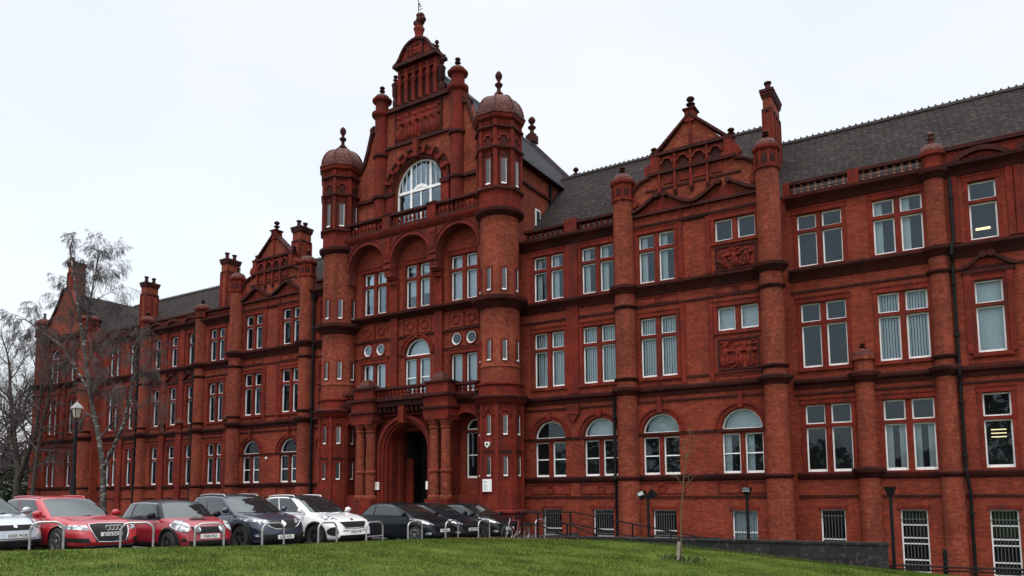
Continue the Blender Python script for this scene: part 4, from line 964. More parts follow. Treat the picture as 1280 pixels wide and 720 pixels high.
for i, (zz, x0, x1) in enumerate(((2.04, -1.70, -1.52), (1.99, -1.70, -1.56), (1.94, -1.70, -1.54), (1.88, -1.68, -1.50), (1.82, -1.70, -1.60))): q.box(AX+x0, AX+x1, Yf-.443, Yf-.441, zz, zz+.018)
q.build('notice_text', plain('notice_red', (.35, .05, .05), .6), o, 0)
b = MB(); b.box(AX+1.38, AX+1.5, Yf-.44, Yf-.40, 1.75, 2.12, M_SIGN); part(b, 'notice', smooth=0)
# ---------------------------------------------------------------- turrets
def turret(cx, cy):
    b = MB(); r = .96
    b.lathe(cx, cy, [(r+.12, -1.5), (r+.12, .62), (r+.22, .70), (r+.22, .78), (r+.06, .84), (r+.03, 5.45)], 8, 22.5, mat=M_TERRA)
    b.lathe(cx, cy, [(r+.03, 5.45), (r+.12, 5.52), (r+.18, 5.62), (r+.30, 5.72), (r+.30, 5.82), (r+.05, 5.88), (r+.04, 6.25), (r+.12, 6.32), (r+.12, 6.4), (r, 6.44)], 24, 0, mat=M_TERRA)
    b.lathe(cx, cy, [(r+.301, 5.7), (r+.33, 5.72), (r+.33, 5.80), (r+.301, 5.82)], 24, 0, mat=M_DARK)
    b.lathe(cx, cy, [(r-.06, 6.42), (r-.06, 7.1), (r-.02, 7.12), (r-.06, 7.2), (r-.06, 9.75)], 28, mat=M_BRICK2)
    b.lathe(cx, cy, [(r-.06, 9.75), (r+.05, 9.85), (r+.15, 10.0), (r+.32, 10.1), (r+.34, 10.26), (r+.05, 10.36), (r-.05, 10.4)], 28, mat=M_DARK)
    b.lathe(cx, cy, [(r-.07, 10.36), (r-.07, 14.0)], 28, mat=M_BRICK2)
    b.lathe(cx, cy, [(r-.07, 14.0), (r+.05, 14.08), (r+.16, 14.18), (r+.18, 14.32), (r+.02, 14.4)], 28, mat=M_DARK)
    b.lathe(cx, cy, [(r+.06, 14.35), (r+.06, 15.1), (r+.14, 15.16), (r+.14, 15.24), (r+.04, 15.3), (r+.02, 17.0), (r+.14, 17.08), (r+.14, 17.18), (r+.02, 17.24), (r+.02, 18.0), (r+.12, 18.06), (r+.12, 18.14), (r+.02, 18.2), (r+.05, 18.45),
                     (r+.22, 18.55), (r+.26, 18.72), (r+.12, 18.78)], 8, 22.5, mat=M_TERRA)
    for i in range(8):
        m = Matrix.Translation((cx, cy, 0)) @ Matrix.Rotation(R(22.5+45*i), 4, 'Z'); m0 = Matrix.Translation((cx, cy, 0)) @ Matrix.Rotation(R(45*i), 4, 'Z'); ap = (r+.03)*math.cos(R(22.5))
        b.box(-.09, .09, -r-.09, -r+.1, .84, 5.45, M_TERRA, xf=m); b.box(-.09, .09, -r-.11, -r+.1, 15.24, 18.45, M_TERRA, xf=m)
        b.ring(0, 4.95, .20, .28, -ap-.07, -ap+.05, 0, 180, 12, mat=M_TERRA, xf=m0); b.box(-.36, .36, -ap-.04, -ap+.02, 3.3, 3.42, M_DARK, xf=m0)
        b.ring(0, 17.55, .17, .26, -ap-.06, -ap+.05, 0, 180, 12, mat=M_TERRA, xf=m0); b.box(-.16, .16, -ap-.015, -ap+.05, 17.26, 17.6, M_DARK, xf=m0)
        b.box(-.24, -.17, -ap-.06, -ap+.05, 15.3, 16.95, M_DARK, xf=m0); b.box(.17, .24, -ap-.06, -ap+.05, 15.3, 16.95, M_DARK, xf=m0); b.box(-.24, .24, -ap-.06, -ap+.05, 16.72, 16.8, M_DARK, xf=m0)
    for z, sc in ((15.16, 1), (17.08, 1), (18.06, 1)): b.lathe(cx, cy, [(r+.04, z-.02), (r+.2, z+.02), (r+.2, z+.1), (r+.04, z+.14)], 8, 22.5, mat=M_DARK)
    t = part(b, 'turret', smooth=30)
    q = MB(); q.lathe(cx, cy, [(r+.3, 18.72), (r+.3, 18.80)] + dome_prof(r+.2, 18.8, 20.15, .12)[0:], 8, 22.5, mat=M_DOME)
    for i in range(8):
        a = R(22.5+45*i); pts = [(cx+(p[0]+.02)*math.sin(a), cy-(p[0]+.02)*math.cos(a), p[1]) for p in dome_prof(r+.2, 18.8, 20.15, .12)]; q.tube(pts, .022, 5, M_DOME)
    q.build('dome', None, t, 40)
    q = MB(); finial(q, cx, cy, 20.1, 1.2, .24, M_DARK); q.build('finial', None, t, 40)
    # slit windows
    def slit(az, z, h, rad, wd=.19):
        m = Matrix.Translation((cx, cy, 0)) @ Matrix.Rotation(R(az), 4, 'Z'); hw = wd/2; s = MB(); y = -rad
        s.box(-hw-.07, -hw, y-.03, y+.1, z-.06, z+h+.06, M_TERRA, xf=m); s.box(hw, hw+.07, y-.03, y+.1, z-.06, z+h+.06, M_TERRA, xf=m); s.box(-hw, hw, y-.03, y+.1, z+h, z+h+.08, M_TERRA, xf=m)
        s.box(-hw, hw, y-.035, y+.1, z-.065, z, M_WHITE, xf=m); s.box(hw-.02, hw, y-.015, y+.1, z, z+h, M_WHITE, xf=m); s.box(-hw, hw-.02, y-.006, y+.1, z, z+h, M_DGLASS, xf=m)
        s.build('slit_window', None, t, 0)
    ap = (r+.03)*math.cos(R(22.5))
    for az in (-45, 0, 45, 90):
        slit(az, 2.35, .78, ap+.03); slit(az, 4.15, .8, ap+.02)
        slit(az, 7.45, .85, r-.055, .2); slit(az, 10.62, .95, r-.065, .2); slit(az, 15.5, 1.15, ap+.015, .24)
    return t
M_DGLASS = plain('dark_slit_glass', (.03, .035, .04), .08, spec=.9)
tr_ = turret(TR, -2.0); tl_ = turret(TL, -2.0)
# white notice board and alarm box on the right turret
b = MB(); m = Matrix.Translation((TR, -2.0, 0)); b.box(-.30, .16, -1.02, -.98, 1.62, 2.16, M_SIGN, xf=m); o = part(b, 'notice_board', smooth=0)
q = MB(); q.box(-.24, -.10, -1.024, -1.021, 2.03, 2.06, M_INK, xf=m)
for i in range(6): q.box(-.24, -.24+.1+.05*(i % 3), -1.024, -1.021, 1.92-.045*i, 1.93-.045*i, M_LEAD, xf=m)
q.build('notice_text', None, o, 0)
b = MB(); b.extr([(TR-.16, 3.78), (TR+.08, 3.78), (TR+.06, 3.62), (TR-.04, 3.52), (TR-.14, 3.62)][::-1], -3.06, -2.95, mat=M_SIGN); b.lathe(0, 0, [(.001, 0), (.05, 0), (.05, .02), (.001, .02)], 10, mat=M_INK, xf=Matrix.Translation((TR-.04, -3.06, 3.68)) @ Matrix.Rotation(R(90), 4, 'X')); part(b, 'alarm_box', smooth=0)
# ---------------------------------------------------------------- side walls and roofs of the centre block
b = MB()
for x, s in ((TR+.25, 1), (TL-.25, -1)):
    b.box(x-.15*s, x+.15*s, -1.75, 9.9, 12.5, 17.2, M_BRICK2); b.box(x+.15*s, x+.25*s, -1.75, 9.9, 16.25, 16.38, M_DARK); b.box(x-.1*s, x+.4*s, -1.7, 9.9, 17.18, 17.34, M_DARK)
    b.box(x+.151*s, x+.26*s, 2.0, 2.2, 12.8, 17.1, M_BLACK)
    b.box(x+.151*s, x+.2*s, .6, 1.05, 13.9, 15.4, M_WHITE); b.box(x+.2*s, x+.21*s, .66, .99, 13.98, 15.32, M_DGLASS)
part(b, 'side_wall')
def roof_prism(name, x0, x1, ye, ze, yr, zr, yb, mat, t=.12):
    b = MB(); poly = [(ye, ze), (yr, zr), (yb, ze), (yb, ze-.1), (ye, ze-.1)]; b.extr(poly, x0, x1, 'x', mat=mat)
    o = part(b, name, smooth=0); q = MB(); x = x0
    q.box(x0, x1, yr-.1, yr+.1, zr-.04, zr+.07, M_RIDGE)
    while x < x1-.3: q.box(x+.05, x+.15, yr-.03, yr+.03, zr+.06, zr+.12, M_RIDGE); q.box(x+.07, x+.13, yr-.03, yr+.03, zr+.12, zr+.17, M_RIDGE); x += .25
    q.build('ridge_tile', None, o, 0); return o
roof_prism('roof', -6.8, 9, .35, 13.35, 4, 17.15, 9, M_TILE)
roof_prism('roof', TR+.1, -6.8, -.55, 13.3, 4, 18.15, 9, M_TILE)
roof_prism('roof', -38.0, TL-.1, -.3, 13.3, 4, 16.95, 9, M_TILE)
roof_prism('roof', -57, -38.0, .75, 13.4, 4.2, 16.75, 9, M_TILE)
b = MB(); b.extr([(-61.9, 13.9), (-54.7, 13.9), (-58.6, 17.2)], Yg+1.9, 11, mat=M_TILE); part(b, 'roof', smooth=0)
b = MB(); b.extr([(TL-.75, 17.2), (TR+.75, 17.2), (AX, 23.75)], -1.3, 9.6, mat=M_SLATE); o = part(b, 'roof', smooth=0)
q = MB()
for s in (-1, 1):
    a, c_ = (AX+s*5.75, 16.95), (AX, 23.45); pl = [a, c_, (c_[0], c_[1]+.62), (a[0]+s*.15, a[1]+.5)]; q.extr(pl if s < 0 else pl[::-1], 9.55, 9.95, mat=M_RIDGE)
    q.box(AX+s*3.1-.22, AX+s*3.1+.22, 9.5, 10, 20.4, 20.75, M_DARK); finial(q, AX+s*3.1, 9.75, 20.75, .8, .25, M_DARK)
    q.box(AX+s*5.2-.22, AX+s*5.2+.22, 9.5, 10, 18.0, 18.3, M_DARK)
q.box(AX-.3, AX+.3, 9.45, 10.05, 23.9, 24.4, M_DARK); finial(q, AX, 9.75, 24.4, 1.3, .34, M_DARK); q.box(AX-.1, AX+.1, -1.3, 9.6, 23.7, 23.82, M_LEAD)
q.build('gable_coping', None, o, 35)
# chimneys
def chimney(cx, cy, wx, wy, z0, z1, pots=2, pot_h=.45):
    b = MB(); b.box(cx-wx/2, cx+wx/2, cy-wy/2, cy+wy/2, z0, z1, M_BRICK2)
    for z, o_, h in ((z1-.95, .05, .10), (z1-.35, .05, .1), (z1-.25, .08, .14), (z1-.11, .11, .11)): b.box(cx-wx/2-o_, cx+wx/2+o_, cy-wy/2-o_, cy+wy/2+o_, z, z+h, M_DARK)
    n = max(2, int(wy/.4))
    for i in range(n+1):
        y = cy-wy/2+wy*i/n
        for s in (-1, 1): b.box(cx+s*wx/2, cx+s*(wx/2+.05), y-.06, y+.06, z0, z1-.95, M_TERRA)
    for s in (-1, 1): b.box(cx+s*wx*.35-.05, cx+s*wx*.35+.05, cy-wy/2-.05, cy+wy/2+.05, z0, z1-.95, M_TERRA)
    o = part(b, 'chimney'); 
    for i in range(pots):
        y = cy-wy*.32 if pots == 1 else cy-wy*.3+wy*.6*i/(pots-1)
        q = MB(); q.lathe(cx, y, [(.15, z1), (.13, z1+.04), (.11, z1+pot_h*.8), (.16, z1+pot_h*.85), (.16, z1+pot_h), (.12, z1+pot_h)], 12, mat=M_DARK); q.build('chimney_pot', None, o, 35)
chimney(-6.50, 1.9, .36, 1.5, 12.5, 18.45, 1, .42)
chimney(-34.5, 1.25, .7, .85, 13, 17.95, 2, .42)
chimney(-41.3, 1.3, .6, .95, 13, 17.1, 2, .45)
chimney(-50.8, 1.6, .6, .95, 13, 17.1, 2, .45)
chimney(-60.4, 1.3, .62, 1.0, 14, 20.2, 1, .4)
# dark rooms, back of the building
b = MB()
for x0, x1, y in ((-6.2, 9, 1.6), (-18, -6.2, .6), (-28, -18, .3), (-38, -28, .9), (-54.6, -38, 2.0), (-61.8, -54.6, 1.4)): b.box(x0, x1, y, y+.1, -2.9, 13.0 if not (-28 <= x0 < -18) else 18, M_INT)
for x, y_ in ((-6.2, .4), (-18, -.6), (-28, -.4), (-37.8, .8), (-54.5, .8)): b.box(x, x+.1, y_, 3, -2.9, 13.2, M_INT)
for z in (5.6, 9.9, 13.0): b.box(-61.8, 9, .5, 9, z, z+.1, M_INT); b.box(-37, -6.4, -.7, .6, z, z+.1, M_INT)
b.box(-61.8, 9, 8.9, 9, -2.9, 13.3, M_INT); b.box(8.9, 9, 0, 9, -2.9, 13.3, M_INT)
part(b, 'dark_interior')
b = MB(); b.box(-62, 9.2, 9.1, 9.4, -2.9, 13.4, M_BRICK); b.box(9.0, 9.3, 0, 9.4, -2.9, 13.4, M_BRICK); b.box(7, 9.2, 0, .3, -2.9, 13.4, M_BRICK); part(b, 'rear_wall')
# ================================================================== site furniture
# dark retaining wall beside the sunken path
def retaining_wall():
    b = MB(); d = (WALL1-WALL0).normalized(); n = Vector((-d.y, d.x))*.3
    P0, P1 = WALL0-d*0, WALL1; p = [P0, P1, P1+n, P0+n]
    b.add([(q.x, q.y, -2.6) for q in p]+[(q.x, q.y, -.02) for q in p], [(0, 1, 2, 3), (4, 5, 6, 7), (0, 1, 5, 4), (1, 2, 6, 5), (2, 3, 7, 6), (3, 0, 4, 7)], M_STONE)
    p = [P0-n*.1, P1-n*.1+d*.04, P1+n*1.1+d*.04, P0+n*1.1]
    b.add([(q.x, q.y, -.02) for q in p]+[(q.x, q.y, .05) for q in p], [(0, 1, 2, 3), (4, 5, 6, 7), (0, 1, 5, 4), (1, 2, 6, 5), (2, 3, 7, 6), (3, 0, 4, 7)], M_STONE)
    o = b.build('retaining_wall', None, None, 0); tag(o, 'low dark stone retaining wall between the lawn and the building', 'wall')
retaining_wall()
# cycle stands: bent steel hoops along the edge of the lawn
STANDS = [((-18.25, -21.27), (-17.91, -20.71)), ((-17.31, -19.71), (-16.93, -19.12)), ((-16.39, -18.37), (-16.12, -17.74)), ((-16.09, -16.57), (-16.07, -15.86)), ((-16.02, -14.65), (-16.0, -13.95)),
          ((-15.95, -12.74), (-15.96, -11.98)), ((-15.97, -10.73), (-15.98, -9.98)), ((-15.99, -8.64), (-16.0, -7.88)), ((-15.98, -6.6), (-15.96, -5.87)), ((-14.42, -5.0), (-14.42, -4.3))]
ST_LBL = ['grey steel cycle hoop nearest the left edge, beside the silver hatchback', 'grey steel cycle hoop in front of the number plate of the red estate car', 'grey steel cycle hoop in front of the red hatchback with round headlamps',
          'grey steel cycle hoop in front of the nose of the dark blue estate', 'grey steel cycle hoop in front of the near wheel of the white car', 'grey steel cycle hoop with a cross bar, right of the white car',
          'grey steel cycle hoop in front of the wheel of the first black hatchback', 'grey steel cycle hoop at the nose of the second black hatchback', 'grey steel cycle hoop just left of the parked bicycle', 'grey steel cycle hoop right of the bicycle, by the ramp railing']
for i, (a, c_) in enumerate(STANDS):
    a, c_ = Vector(a), Vector(c_); d = (c_-a); ln = d.length; d.normalize(); z0 = road_z(a.x, a.y); H_ = .80; rr_ = .2
    b = MB(); pts = [(a.x, a.y, z0-.15), (a.x, a.y, z0+H_-rr_)]
    for k in range(1, 7): t = R(90*k/6); q = a+d*(rr_-rr_*math.cos(t)); pts.append((q.x, q.y, z0+H_-rr_+rr_*math.sin(t)))
    for k in range(0, 7): t = R(90*k/6); q = c_-d*(rr_-rr_*math.sin(t)); pts.append((q.x, q.y, z0+H_-rr_+rr_*math.cos(t)))
    pts.append((c_.x, c_.y, z0-.15)); b.tube(pts, .027, 8)
    if i == 5: b.tube([(a.x, a.y, z0+.36), (c_.x, c_.y, z0+.36)], .022, 6)
    o = b.build('cycle_stand', M_GALV); tag(o, ST_LBL[i], 'cycle stand', 'steel cycle hoops along the lawn edge')
# path lights
def path_light(x, y, z0, ztop, heads, label):
    e = empty('path_light', (x, y, z0)); tag(e, label, 'path light', 'black path lights beside the building')
    b = MB(); b.lathe(0, 0, [(.09, 0), (.09, .12), (.05, .16), (.05, ztop-z0-.2), (.04, ztop-z0-.02)], 10); b.build('pole', M_BLACK, e)
    for hx, rot, lit in heads:
        h = MB(); m = Matrix.Translation((hx, 0, ztop-z0)) @ Matrix.Rotation(rot, 4, 'Y')
        h.add([(-.16, -.12, .06), (.16, -.12, .06), (.16, .12, .06), (-.16, .12, .06), (-.08, -.07, -.2), (.08, -.07, -.2), (.08, .07, -.2), (-.08, .07, -.2)], [(0, 1, 2, 3), (7, 6, 5, 4), (0, 4, 5, 1), (1, 5, 6, 2), (2, 6, 7, 3), (3, 7, 4, 0)], M_BLACK, m)
        if hx: h.tube([(0, 0, ztop-z0-.15), (hx, 0, ztop-z0-.1)], .02, 6, M_BLACK)
        hd = h.build('lamp_head', None, e, 0)
        if lit: q = MB(); q.box(-.12, .12, -.135, -.10, -.08, .05, M_LAMP, m); q.build('lens', None, hd, 0)
path_light(-9.98, -4.6, -1.0, 1.50, [(-.25, -.35, True), (.2, .9, False)], 'black post with two tilted floodlights, in front of the left arched pavilion window')
path_light(-6.35, -5.1, -1.5, 1.62, [(0, 0, True)], 'black post light with one lit-faced head, left of the two single-headed posts')
path_light(-2.13, -5.2, -2.0, 1.60, [(0, 0, False)], 'black post light with a wedge head at the right end of the dark wall')
# railings
def railing(pts, posts, h, label, rails=(1.0, .5)):
    e = empty('railing', pts[0]); tag(e, label, 'railing'); o = Vector(pts[0])
    P = [Vector(p)-o for p in pts]
    for f in rails:
        b = MB(); b.tube([p+Vector((0, 0, h*f)) for p in P], .025, 8); b.build('rail', M_BLACK, e)
    for k in posts:
        seg = min(int(k), len(P)-2); p = P[seg].lerp(P[seg+1], k-seg); b = MB(); b.box(p.x-.025, p.x+.025, p.y-.025, p.y+.025, p.z-.3, p.z+h); b.build('post', M_BLACK, e, 0)
railing([(-15.9, -4.0, -.12), (-13.3, -4.0, -.12), (-8.4, -4.0, -.95)], [0, .5, .95, 1.2, 1.5, 1.8, 2.0], .92, 'black railing along the far side of the ramp down to the basement path')
railing([(-14.9, -5.2, -.12), (-14.2, -5.2, -.12), (-11.7, -5.2, -.92)], [0, 1.0, 1.5, 1.95], .92, 'shorter black railing on the near side of the ramp, beside the cycle hoop')
railing([(-9.6, -5.5, -.75), (-7.2, -5.4, -.78)], [0, .5, 1.0], .8, 'low black rail behind the dark wall in front of the pavilion')
railing([(-2.25, -5.0, -1.66), (5, -4.8, -1.66)], [0, .19, .5, .75, 1], 1.0, 'black two-bar railing in front of the basement windows at the right', (1.0, .9))
b = MB(); b.lathe(-.83, -4.9, [(.06, -2), (.06, -.18), (.02, -.14)], 10); tag(b.build('bollard', M_BLACK), 'slim black post standing behind the two-bar railing at the right', 'post')
# ------------------------------------------------------------------ sapling with stake
def branch_tree(name, base, trunk_pts, radii, mat, seed, levels, n_sub, spread, droop, twig_mat=None, min_len=.25, label=None, cat='tree', group=None, scale=1, sides=(8, 5, 4, 3), lenf=.62, start=.25, extra=None):
    rn = random.Random(seed); e = empty(name, base); tag(e, label, cat, group)
    T = MB(); C = MB(); o = Vector(base)
    def grow(p, d, ln, r, lev):
        nseg = max(2, int(5-lev)) if lev < 3 else 3
        pts = [p.copy()]; rad = [r]; q = p.copy(); dd = d.copy()
        for i in range(nseg):
            dd = (dd+Vector((rn.gauss(0, .13), rn.gauss(0, .13), rn.gauss(0, .10)-droop*(lev*.5)*(i+1)/nseg*.35))).normalized()
            q = q+dd*(ln/nseg); pts.append(q.copy()); rad.append(max(.0042, r*(1-.75*(i+1)/nseg)))
        C.tube(pts, rad, sides[min(lev, 3)], caps=False)
        if lev >= levels: return
        k = n_sub[min(lev, len(n_sub)-1)]
        for i in range(k):
            f = .2+.8*(i+rn.random())/k; j = min(int(f*nseg), nseg-1); pp = pts[j].lerp(pts[j+1], f*nseg-j)
            ax = dd.orthogonal().normalized(); ax.rotate(Matrix.Rotation(rn.uniform(0, 6.28), 3, dd)); ang = rn.uniform(spread*.6, spread*1.25)
            nd = (dd*math.cos(ang)+ax*math.sin(ang)).normalized(); nd.z += .12*(1-droop); nd.normalize()
            grow(pp, nd, ln*rn.uniform(lenf*.75, lenf*1.15)*(1-.35*f), max(.006, rad[j]*.6), lev+1)
    for tp, rd in zip(trunk_pts, radii):
        tp = [Vector(p) for p in tp]; n = len(tp); pts = []; rs = []
        for i in range(n-1):
            for k in range(4): t = k/4; pts.append(tp[i].lerp(tp[i+1], t)+Vector((rn.gauss(0, .02), rn.gauss(0, .02), 0))*rd[0]*4*(i+k > 0)); rs.append(rd[0]+(rd[1]-rd[0])*((i+t)/(n-1)))
        pts.append(tp[-1]); rs.append(rd[1]); T.tube(pts, rs, 10, mat=mat)
        k = n_sub[0]
        for i in range(k):
            f = start+(1-start)*(i+rn.random())/k; x = f*(len(pts)-1); j = min(int(x), len(pts)-2); pp = pts[j].lerp(pts[j+1], x-j); dd = (pts[j+1]-pts[j]).normalized()
            ax = dd.orthogonal().normalized(); ax.rotate(Matrix.Rotation(i*2.4+rn.uniform(-.4, .4), 3, dd)); ang = rn.uniform(spread*.7, spread*1.2)
            nd = (dd*math.cos(ang)+ax*math.sin(ang)).normalized(); grow(pp, nd, scale*rn.uniform(.7, 1.15)*(1-.45*f), rs[j]*.5, 1)
        grow(pts[-1], (pts[-1]-pts[-2]).normalized(), scale*.5, rd[1], 1)
    T.build('trunk', mat, e, 60); C.build('crown', twig_mat or mat, e, 60)
    return e
zb = lawn_z(-6.9, -10.1)
branch_tree('sapling', (-6.9, -10.1, zb), [[(0, 0, 0), (.02, 0, 1.2), (.15, 0, 2.4), (.3, .05, 3.1)]], [(.022, .009)], plain('sapling_bark', (.10, .085, .04), .9), 4, 3, (6, 3, 2), .6, .0, scale=.9, label='thin bare sapling growing on the lawn in front of the arched windows', start=.45, sides=(6, 4, 3, 3))
b = MB(); b.tube([(-6.98, -10.2, zb-.1), (-6.93, -10.16, zb+.5)], .05, 8); tag(b.build('tree_stake', M_WOODW), 'short pale wooden stake at the foot of the sapling', 'stake')
b = MB(); rn = random.Random(2)
for i in range(140):
    a = rn.random()*6.28; r = rn.random()**.6*.55; x, y = -6.9+r*math.cos(a)*1.3, -10.1+r*math.sin(a); h = rn.uniform(.03, .16)*(1.2-r); z = lawn_z(x, y); t = rn.random()*6.28
    b.add([(x, y, z), (x+.05*math.cos(t), y+.05*math.sin(t), z+h), (x+.09*math.cos(t+.5), y+.09*math.sin(t+.5), z+h*.7)], [(0, 1, 2)])
tag(b.build('weeds', plain('weed_green', (.05, .075, .02), .8), smooth=0), 'clump of weeds and dry stalks round the sapling', 'weeds', kind='stuff')
# ------------------------------------------------------------------ trees
branch_tree('birch_tree', (-38.6, -8.0, 0), [[(0, 0, 0), (-.3, 0, 3.3), (-1.9, 0, 7.2), (-3.5, .2, 11.0), (-4.9, .1, 15.8)], [(-.13, 0, 3.1), (1.0, .3, 5.4), (1.5, .4, 8.0), (1.9, .3, 10.0)], [(-1.8, 0, 7.1), (-4.4, -.3, 9.9), (-8.0, -.5, 11.8)], [(-3.1, .2, 9.8), (-2.9, .3, 12.2), (-2.3, .3, 14.6)]],
            [(.17, .05), (.10, .035), (.075, .03), (.07, .025)], M_BIRCH, 11, 4, (12, 9, 8, 6), .66, 1.2, M_TWIG, scale=2.8, label='tall bare birch with a leaning white trunk, in front of the left wing', start=.3)
branch_tree('bare_tree', (-61, -2.0, 0), [[(0, 0, 0), (.3, 0, 3.4), (-1.2, 0, 7.5), (-2.2, 0, 12)], [(.2, 0, 2.6), (2.6, 0, 6.5), (3.0, 0, 10)]], [(.3, .08), (.2, .06)], M_BARK, 21, 4, (13, 8, 6, 5), .8, .1, M_TWIG, scale=5.0, label='bare dark tree at the far left, its twigs crossing the end of the building', start=.25, group='bare trees left of the building')
branch_tree('bare_tree', (-77, 3, 0), [[(0, 0, 0), (.3, 0, 3), (-.8, 0, 8), (-1.0, 0, 13)], [(.2, 0, 2.6), (3.6, 0, 6.5), (5.0, 0, 10)]], [(.35, .08), (.22, .06)], M_BARK, 22, 4, (14, 8, 6, 5), .8, .1, M_TWIG, scale=6.0, label='wide bare tree standing beyond the left end of the building', start=.2, group='bare trees left of the building')
branch_tree('bare_tree', (-49.3, -6.5, 0), [[(0, 0, 0), (.3, 0, 3), (.9, 0, 6.0), (1.8, 0, 8.5)]], [(.14, .05)], M_BARK, 31, 4, (8, 6, 4, 3), .75, .5, M_TWIG, scale=2.0, label='slender bare tree to the right of the birch, in front of the left wing', start=.35, group='bare trees left of the building')
def leafy(name, loc, rx, ry, rz_, n, mat, label, seed, cat='shrub', group=None, leaf=.14):
    rn = random.Random(seed); e = empty(name, loc); tag(e, label, cat, group)
    t = MB(); t.tube([(0, 0, 0), (.1, 0, rz_*.6), (0, .1, rz_)], [.12, .07, .03], 6); t.build('trunk', M_BARK, e)
    lobes = [(rn.uniform(-.6, .6)*rx, rn.uniform(-.6, .6)*ry, rn.uniform(.35, 1.25)*rz_, rn.uniform(.3, .55)) for _ in range(9)]
    c_ = MB()
    for i in range(n):
        lx, ly, lz, s = rn.choice(lobes); v = Vector((rn.gauss(0, 1), rn.gauss(0, 1), rn.gauss(0, 1))).normalized()*rn.uniform(.55, 1.05)
        p = Vector((lx+v.x*rx*s, ly+v.y*ry*s, max(.05, lz+v.z*rz_*s))); a = Vector((rn.gauss(0, 1), rn.gauss(0, 1), rn.gauss(0, 1))).normalized()*leaf; bb = a.orthogonal().normalized()*leaf*.6
        c_.add([p-a, p+bb, p+a, p-bb], [(0, 1, 2, 3)])
    c_.build('crown', mat, e, 0)
for i, (x, y, rx, rz_, lb) in enumerate([(-71, -3, 3, 2.6, 'dark evergreen bush at the left edge behind the silver hatchback'), (-68.5, 2, 2.4, 1.8, 'low dark bush at the left corner of the building'), (-80, 6, 4, 4.2, 'tall dark evergreen mass beyond the left corner bushes'), (-93, 8, 6, 6, 'far evergreen clump under the bare tree at the left edge')]):
    leafy('evergreen_bush', (x, y, 0), rx, rx, rz_, 5200, M_EVER, lb, 40+i, group='evergreen bushes at the left end')
# ------------------------------------------------------------------ street lamp
def street_lamp(x, y, h):
    e = empty('street_lamp', (x, y, 0)); tag(e, 'old style black street lamp with a glazed lantern beside the birch trunk', 'street lamp')
    b = MB(); b.lathe(0, 0, [(.17, 0), (.17, .9), (.13, 1.0), (.11, 2.3), (.085, 2.4), (.08, 3.2), (.06, h-.9), (.09, h-.86), (.05, h-.8), (.04, h-.6)], 12); b.box(-.35, .35, -.02, .02, h-1.15, h-1.11); b.build('pole', M_BLACK, e)
    l = MB(); l.lathe(0, 0, [(.12, h-.62), (.20, h-.22)], 4, 45); la = l.build('lantern', plain('lantern_glass', (.40, .36, .27), .3), e, 0)
    l = MB(); l.lathe(0, 0, [(.26, h-.23), (.24, h-.18), (.10, h-.02), (.03, h+.04), (.03, h+.1), (.001, h+.12)], 4, 45); l.build('lantern_cap', plain('lantern_cap_grey', (.28, .29, .29), .5), e, 0)
    l = MB()
    for k in range(4):
        a = R(45+90*k+45); a = R(90*k+45); l.tube([(.12*math.sin(a), -.12*math.cos(a), h-.62), (.205*math.sin(a), -.205*math.cos(a), h-.2)], .014, 4)
    l.build('frame', M_BLACK, e, 0)
street_lamp(-32.8, -12.7, 5.55)
# ------------------------------------------------------------------ bicycle
def bicycle(x, y, z, rz):
    e = empty('bicycle', (x, y, z), rz); tag(e, 'dark red bicycle parked beside the last cycle hoops by the ramp', 'bicycle')
    r = .33; A, B_ = Vector((-.52, 0, r)), Vector((.52, 0, r))
    for c_ in (A, B_):
        m = Matrix.Translation(c_) @ Matrix.Rotation(R(90), 4, 'X'); q = MB(); n = 28
        pts = [(r*math.cos(2*math.pi*i/n), 0, r*math.sin(2*math.pi*i/n)) for i in range(n+1)]; q.tube([Vector(p)+c_ for p in pts], .022, 6, M_RUBBER, caps=False)
        w_ = q.build('wheel', None, e); k = MB(); k.tube([Vector(p)*.93+c_ for p in pts], .016, 5, M_GALV, caps=False)
        for i in range(14): a = 2*math.pi*i/14; k.tube([c_+Vector((0, .02*(-1)**i, 0)), c_+Vector((r*.92*math.cos(a), 0, r*.92*math.sin(a)))], .003, 3, M_GALV)
        k.tube([c_-Vector((0, .05, 0)), c_+Vector((0, .05, 0))], .02, 8, M_GALV); k.build('rim', None, w_)
    red = paint('bicycle_red', (.22, .02, .02)); S, H_, P_ = Vector((-.18, 0, .80)), Vector((.36, 0, .80)), Vector((-.08, 0, .30))
    f = MB()
    for a, b_ in ((S, H_), (S, P_), (P_, H_-Vector((-.03, 0, .12))), (S-Vector((0, 0, .06)), A), (P_, A)): f.tube([a, b_], .018, 8)
    f.build('frame', red, e)
    f = MB(); f.tube([H_+Vector((-.02, 0, .1)), H_, B_+Vector((-.08, 0, .3)), B_], .018, 8); f.build('fork', M_GALV, e)
    f = MB(); f.tube([(.30, -.28, .98), (.32, -.1, .96), (.34, 0, .96), (.32, .1, .96), (.30, .28, .98)], .014, 6); f.tube([(.34, 0, .9), (.34, 0, .97)], .014, 6); f.build('handlebar', M_BLACK, e)
    f = MB(); f.lathe(0, 0, [(.001, .90), (.12, .91), (.13, .94), (.10, .96), (.001, .965)], 12, xf=Matrix.Translation((-.22, 0, 0)) @ Matrix.Scale(.55, 4, (0, 1, 0))); f.tube([S, (-.2, 0, .92)], .014, 6); f.build('saddle', M_BLACK, e)
    f = MB(); f.lathe(0, 0, [(.09, -.01), (.09, .01)], 16, xf=Matrix.Translation(P_) @ Matrix.Rotation(R(90), 4, 'X')); f.tube([P_+Vector((0, -.07, 0)), P_+Vector((.12, -.07, -.12))], .01, 5); f.tube([P_+Vector((0, .07, 0)), P_+Vector((-.12, .07, .12))], .01, 5); f.build('crank', M_GALV, e)
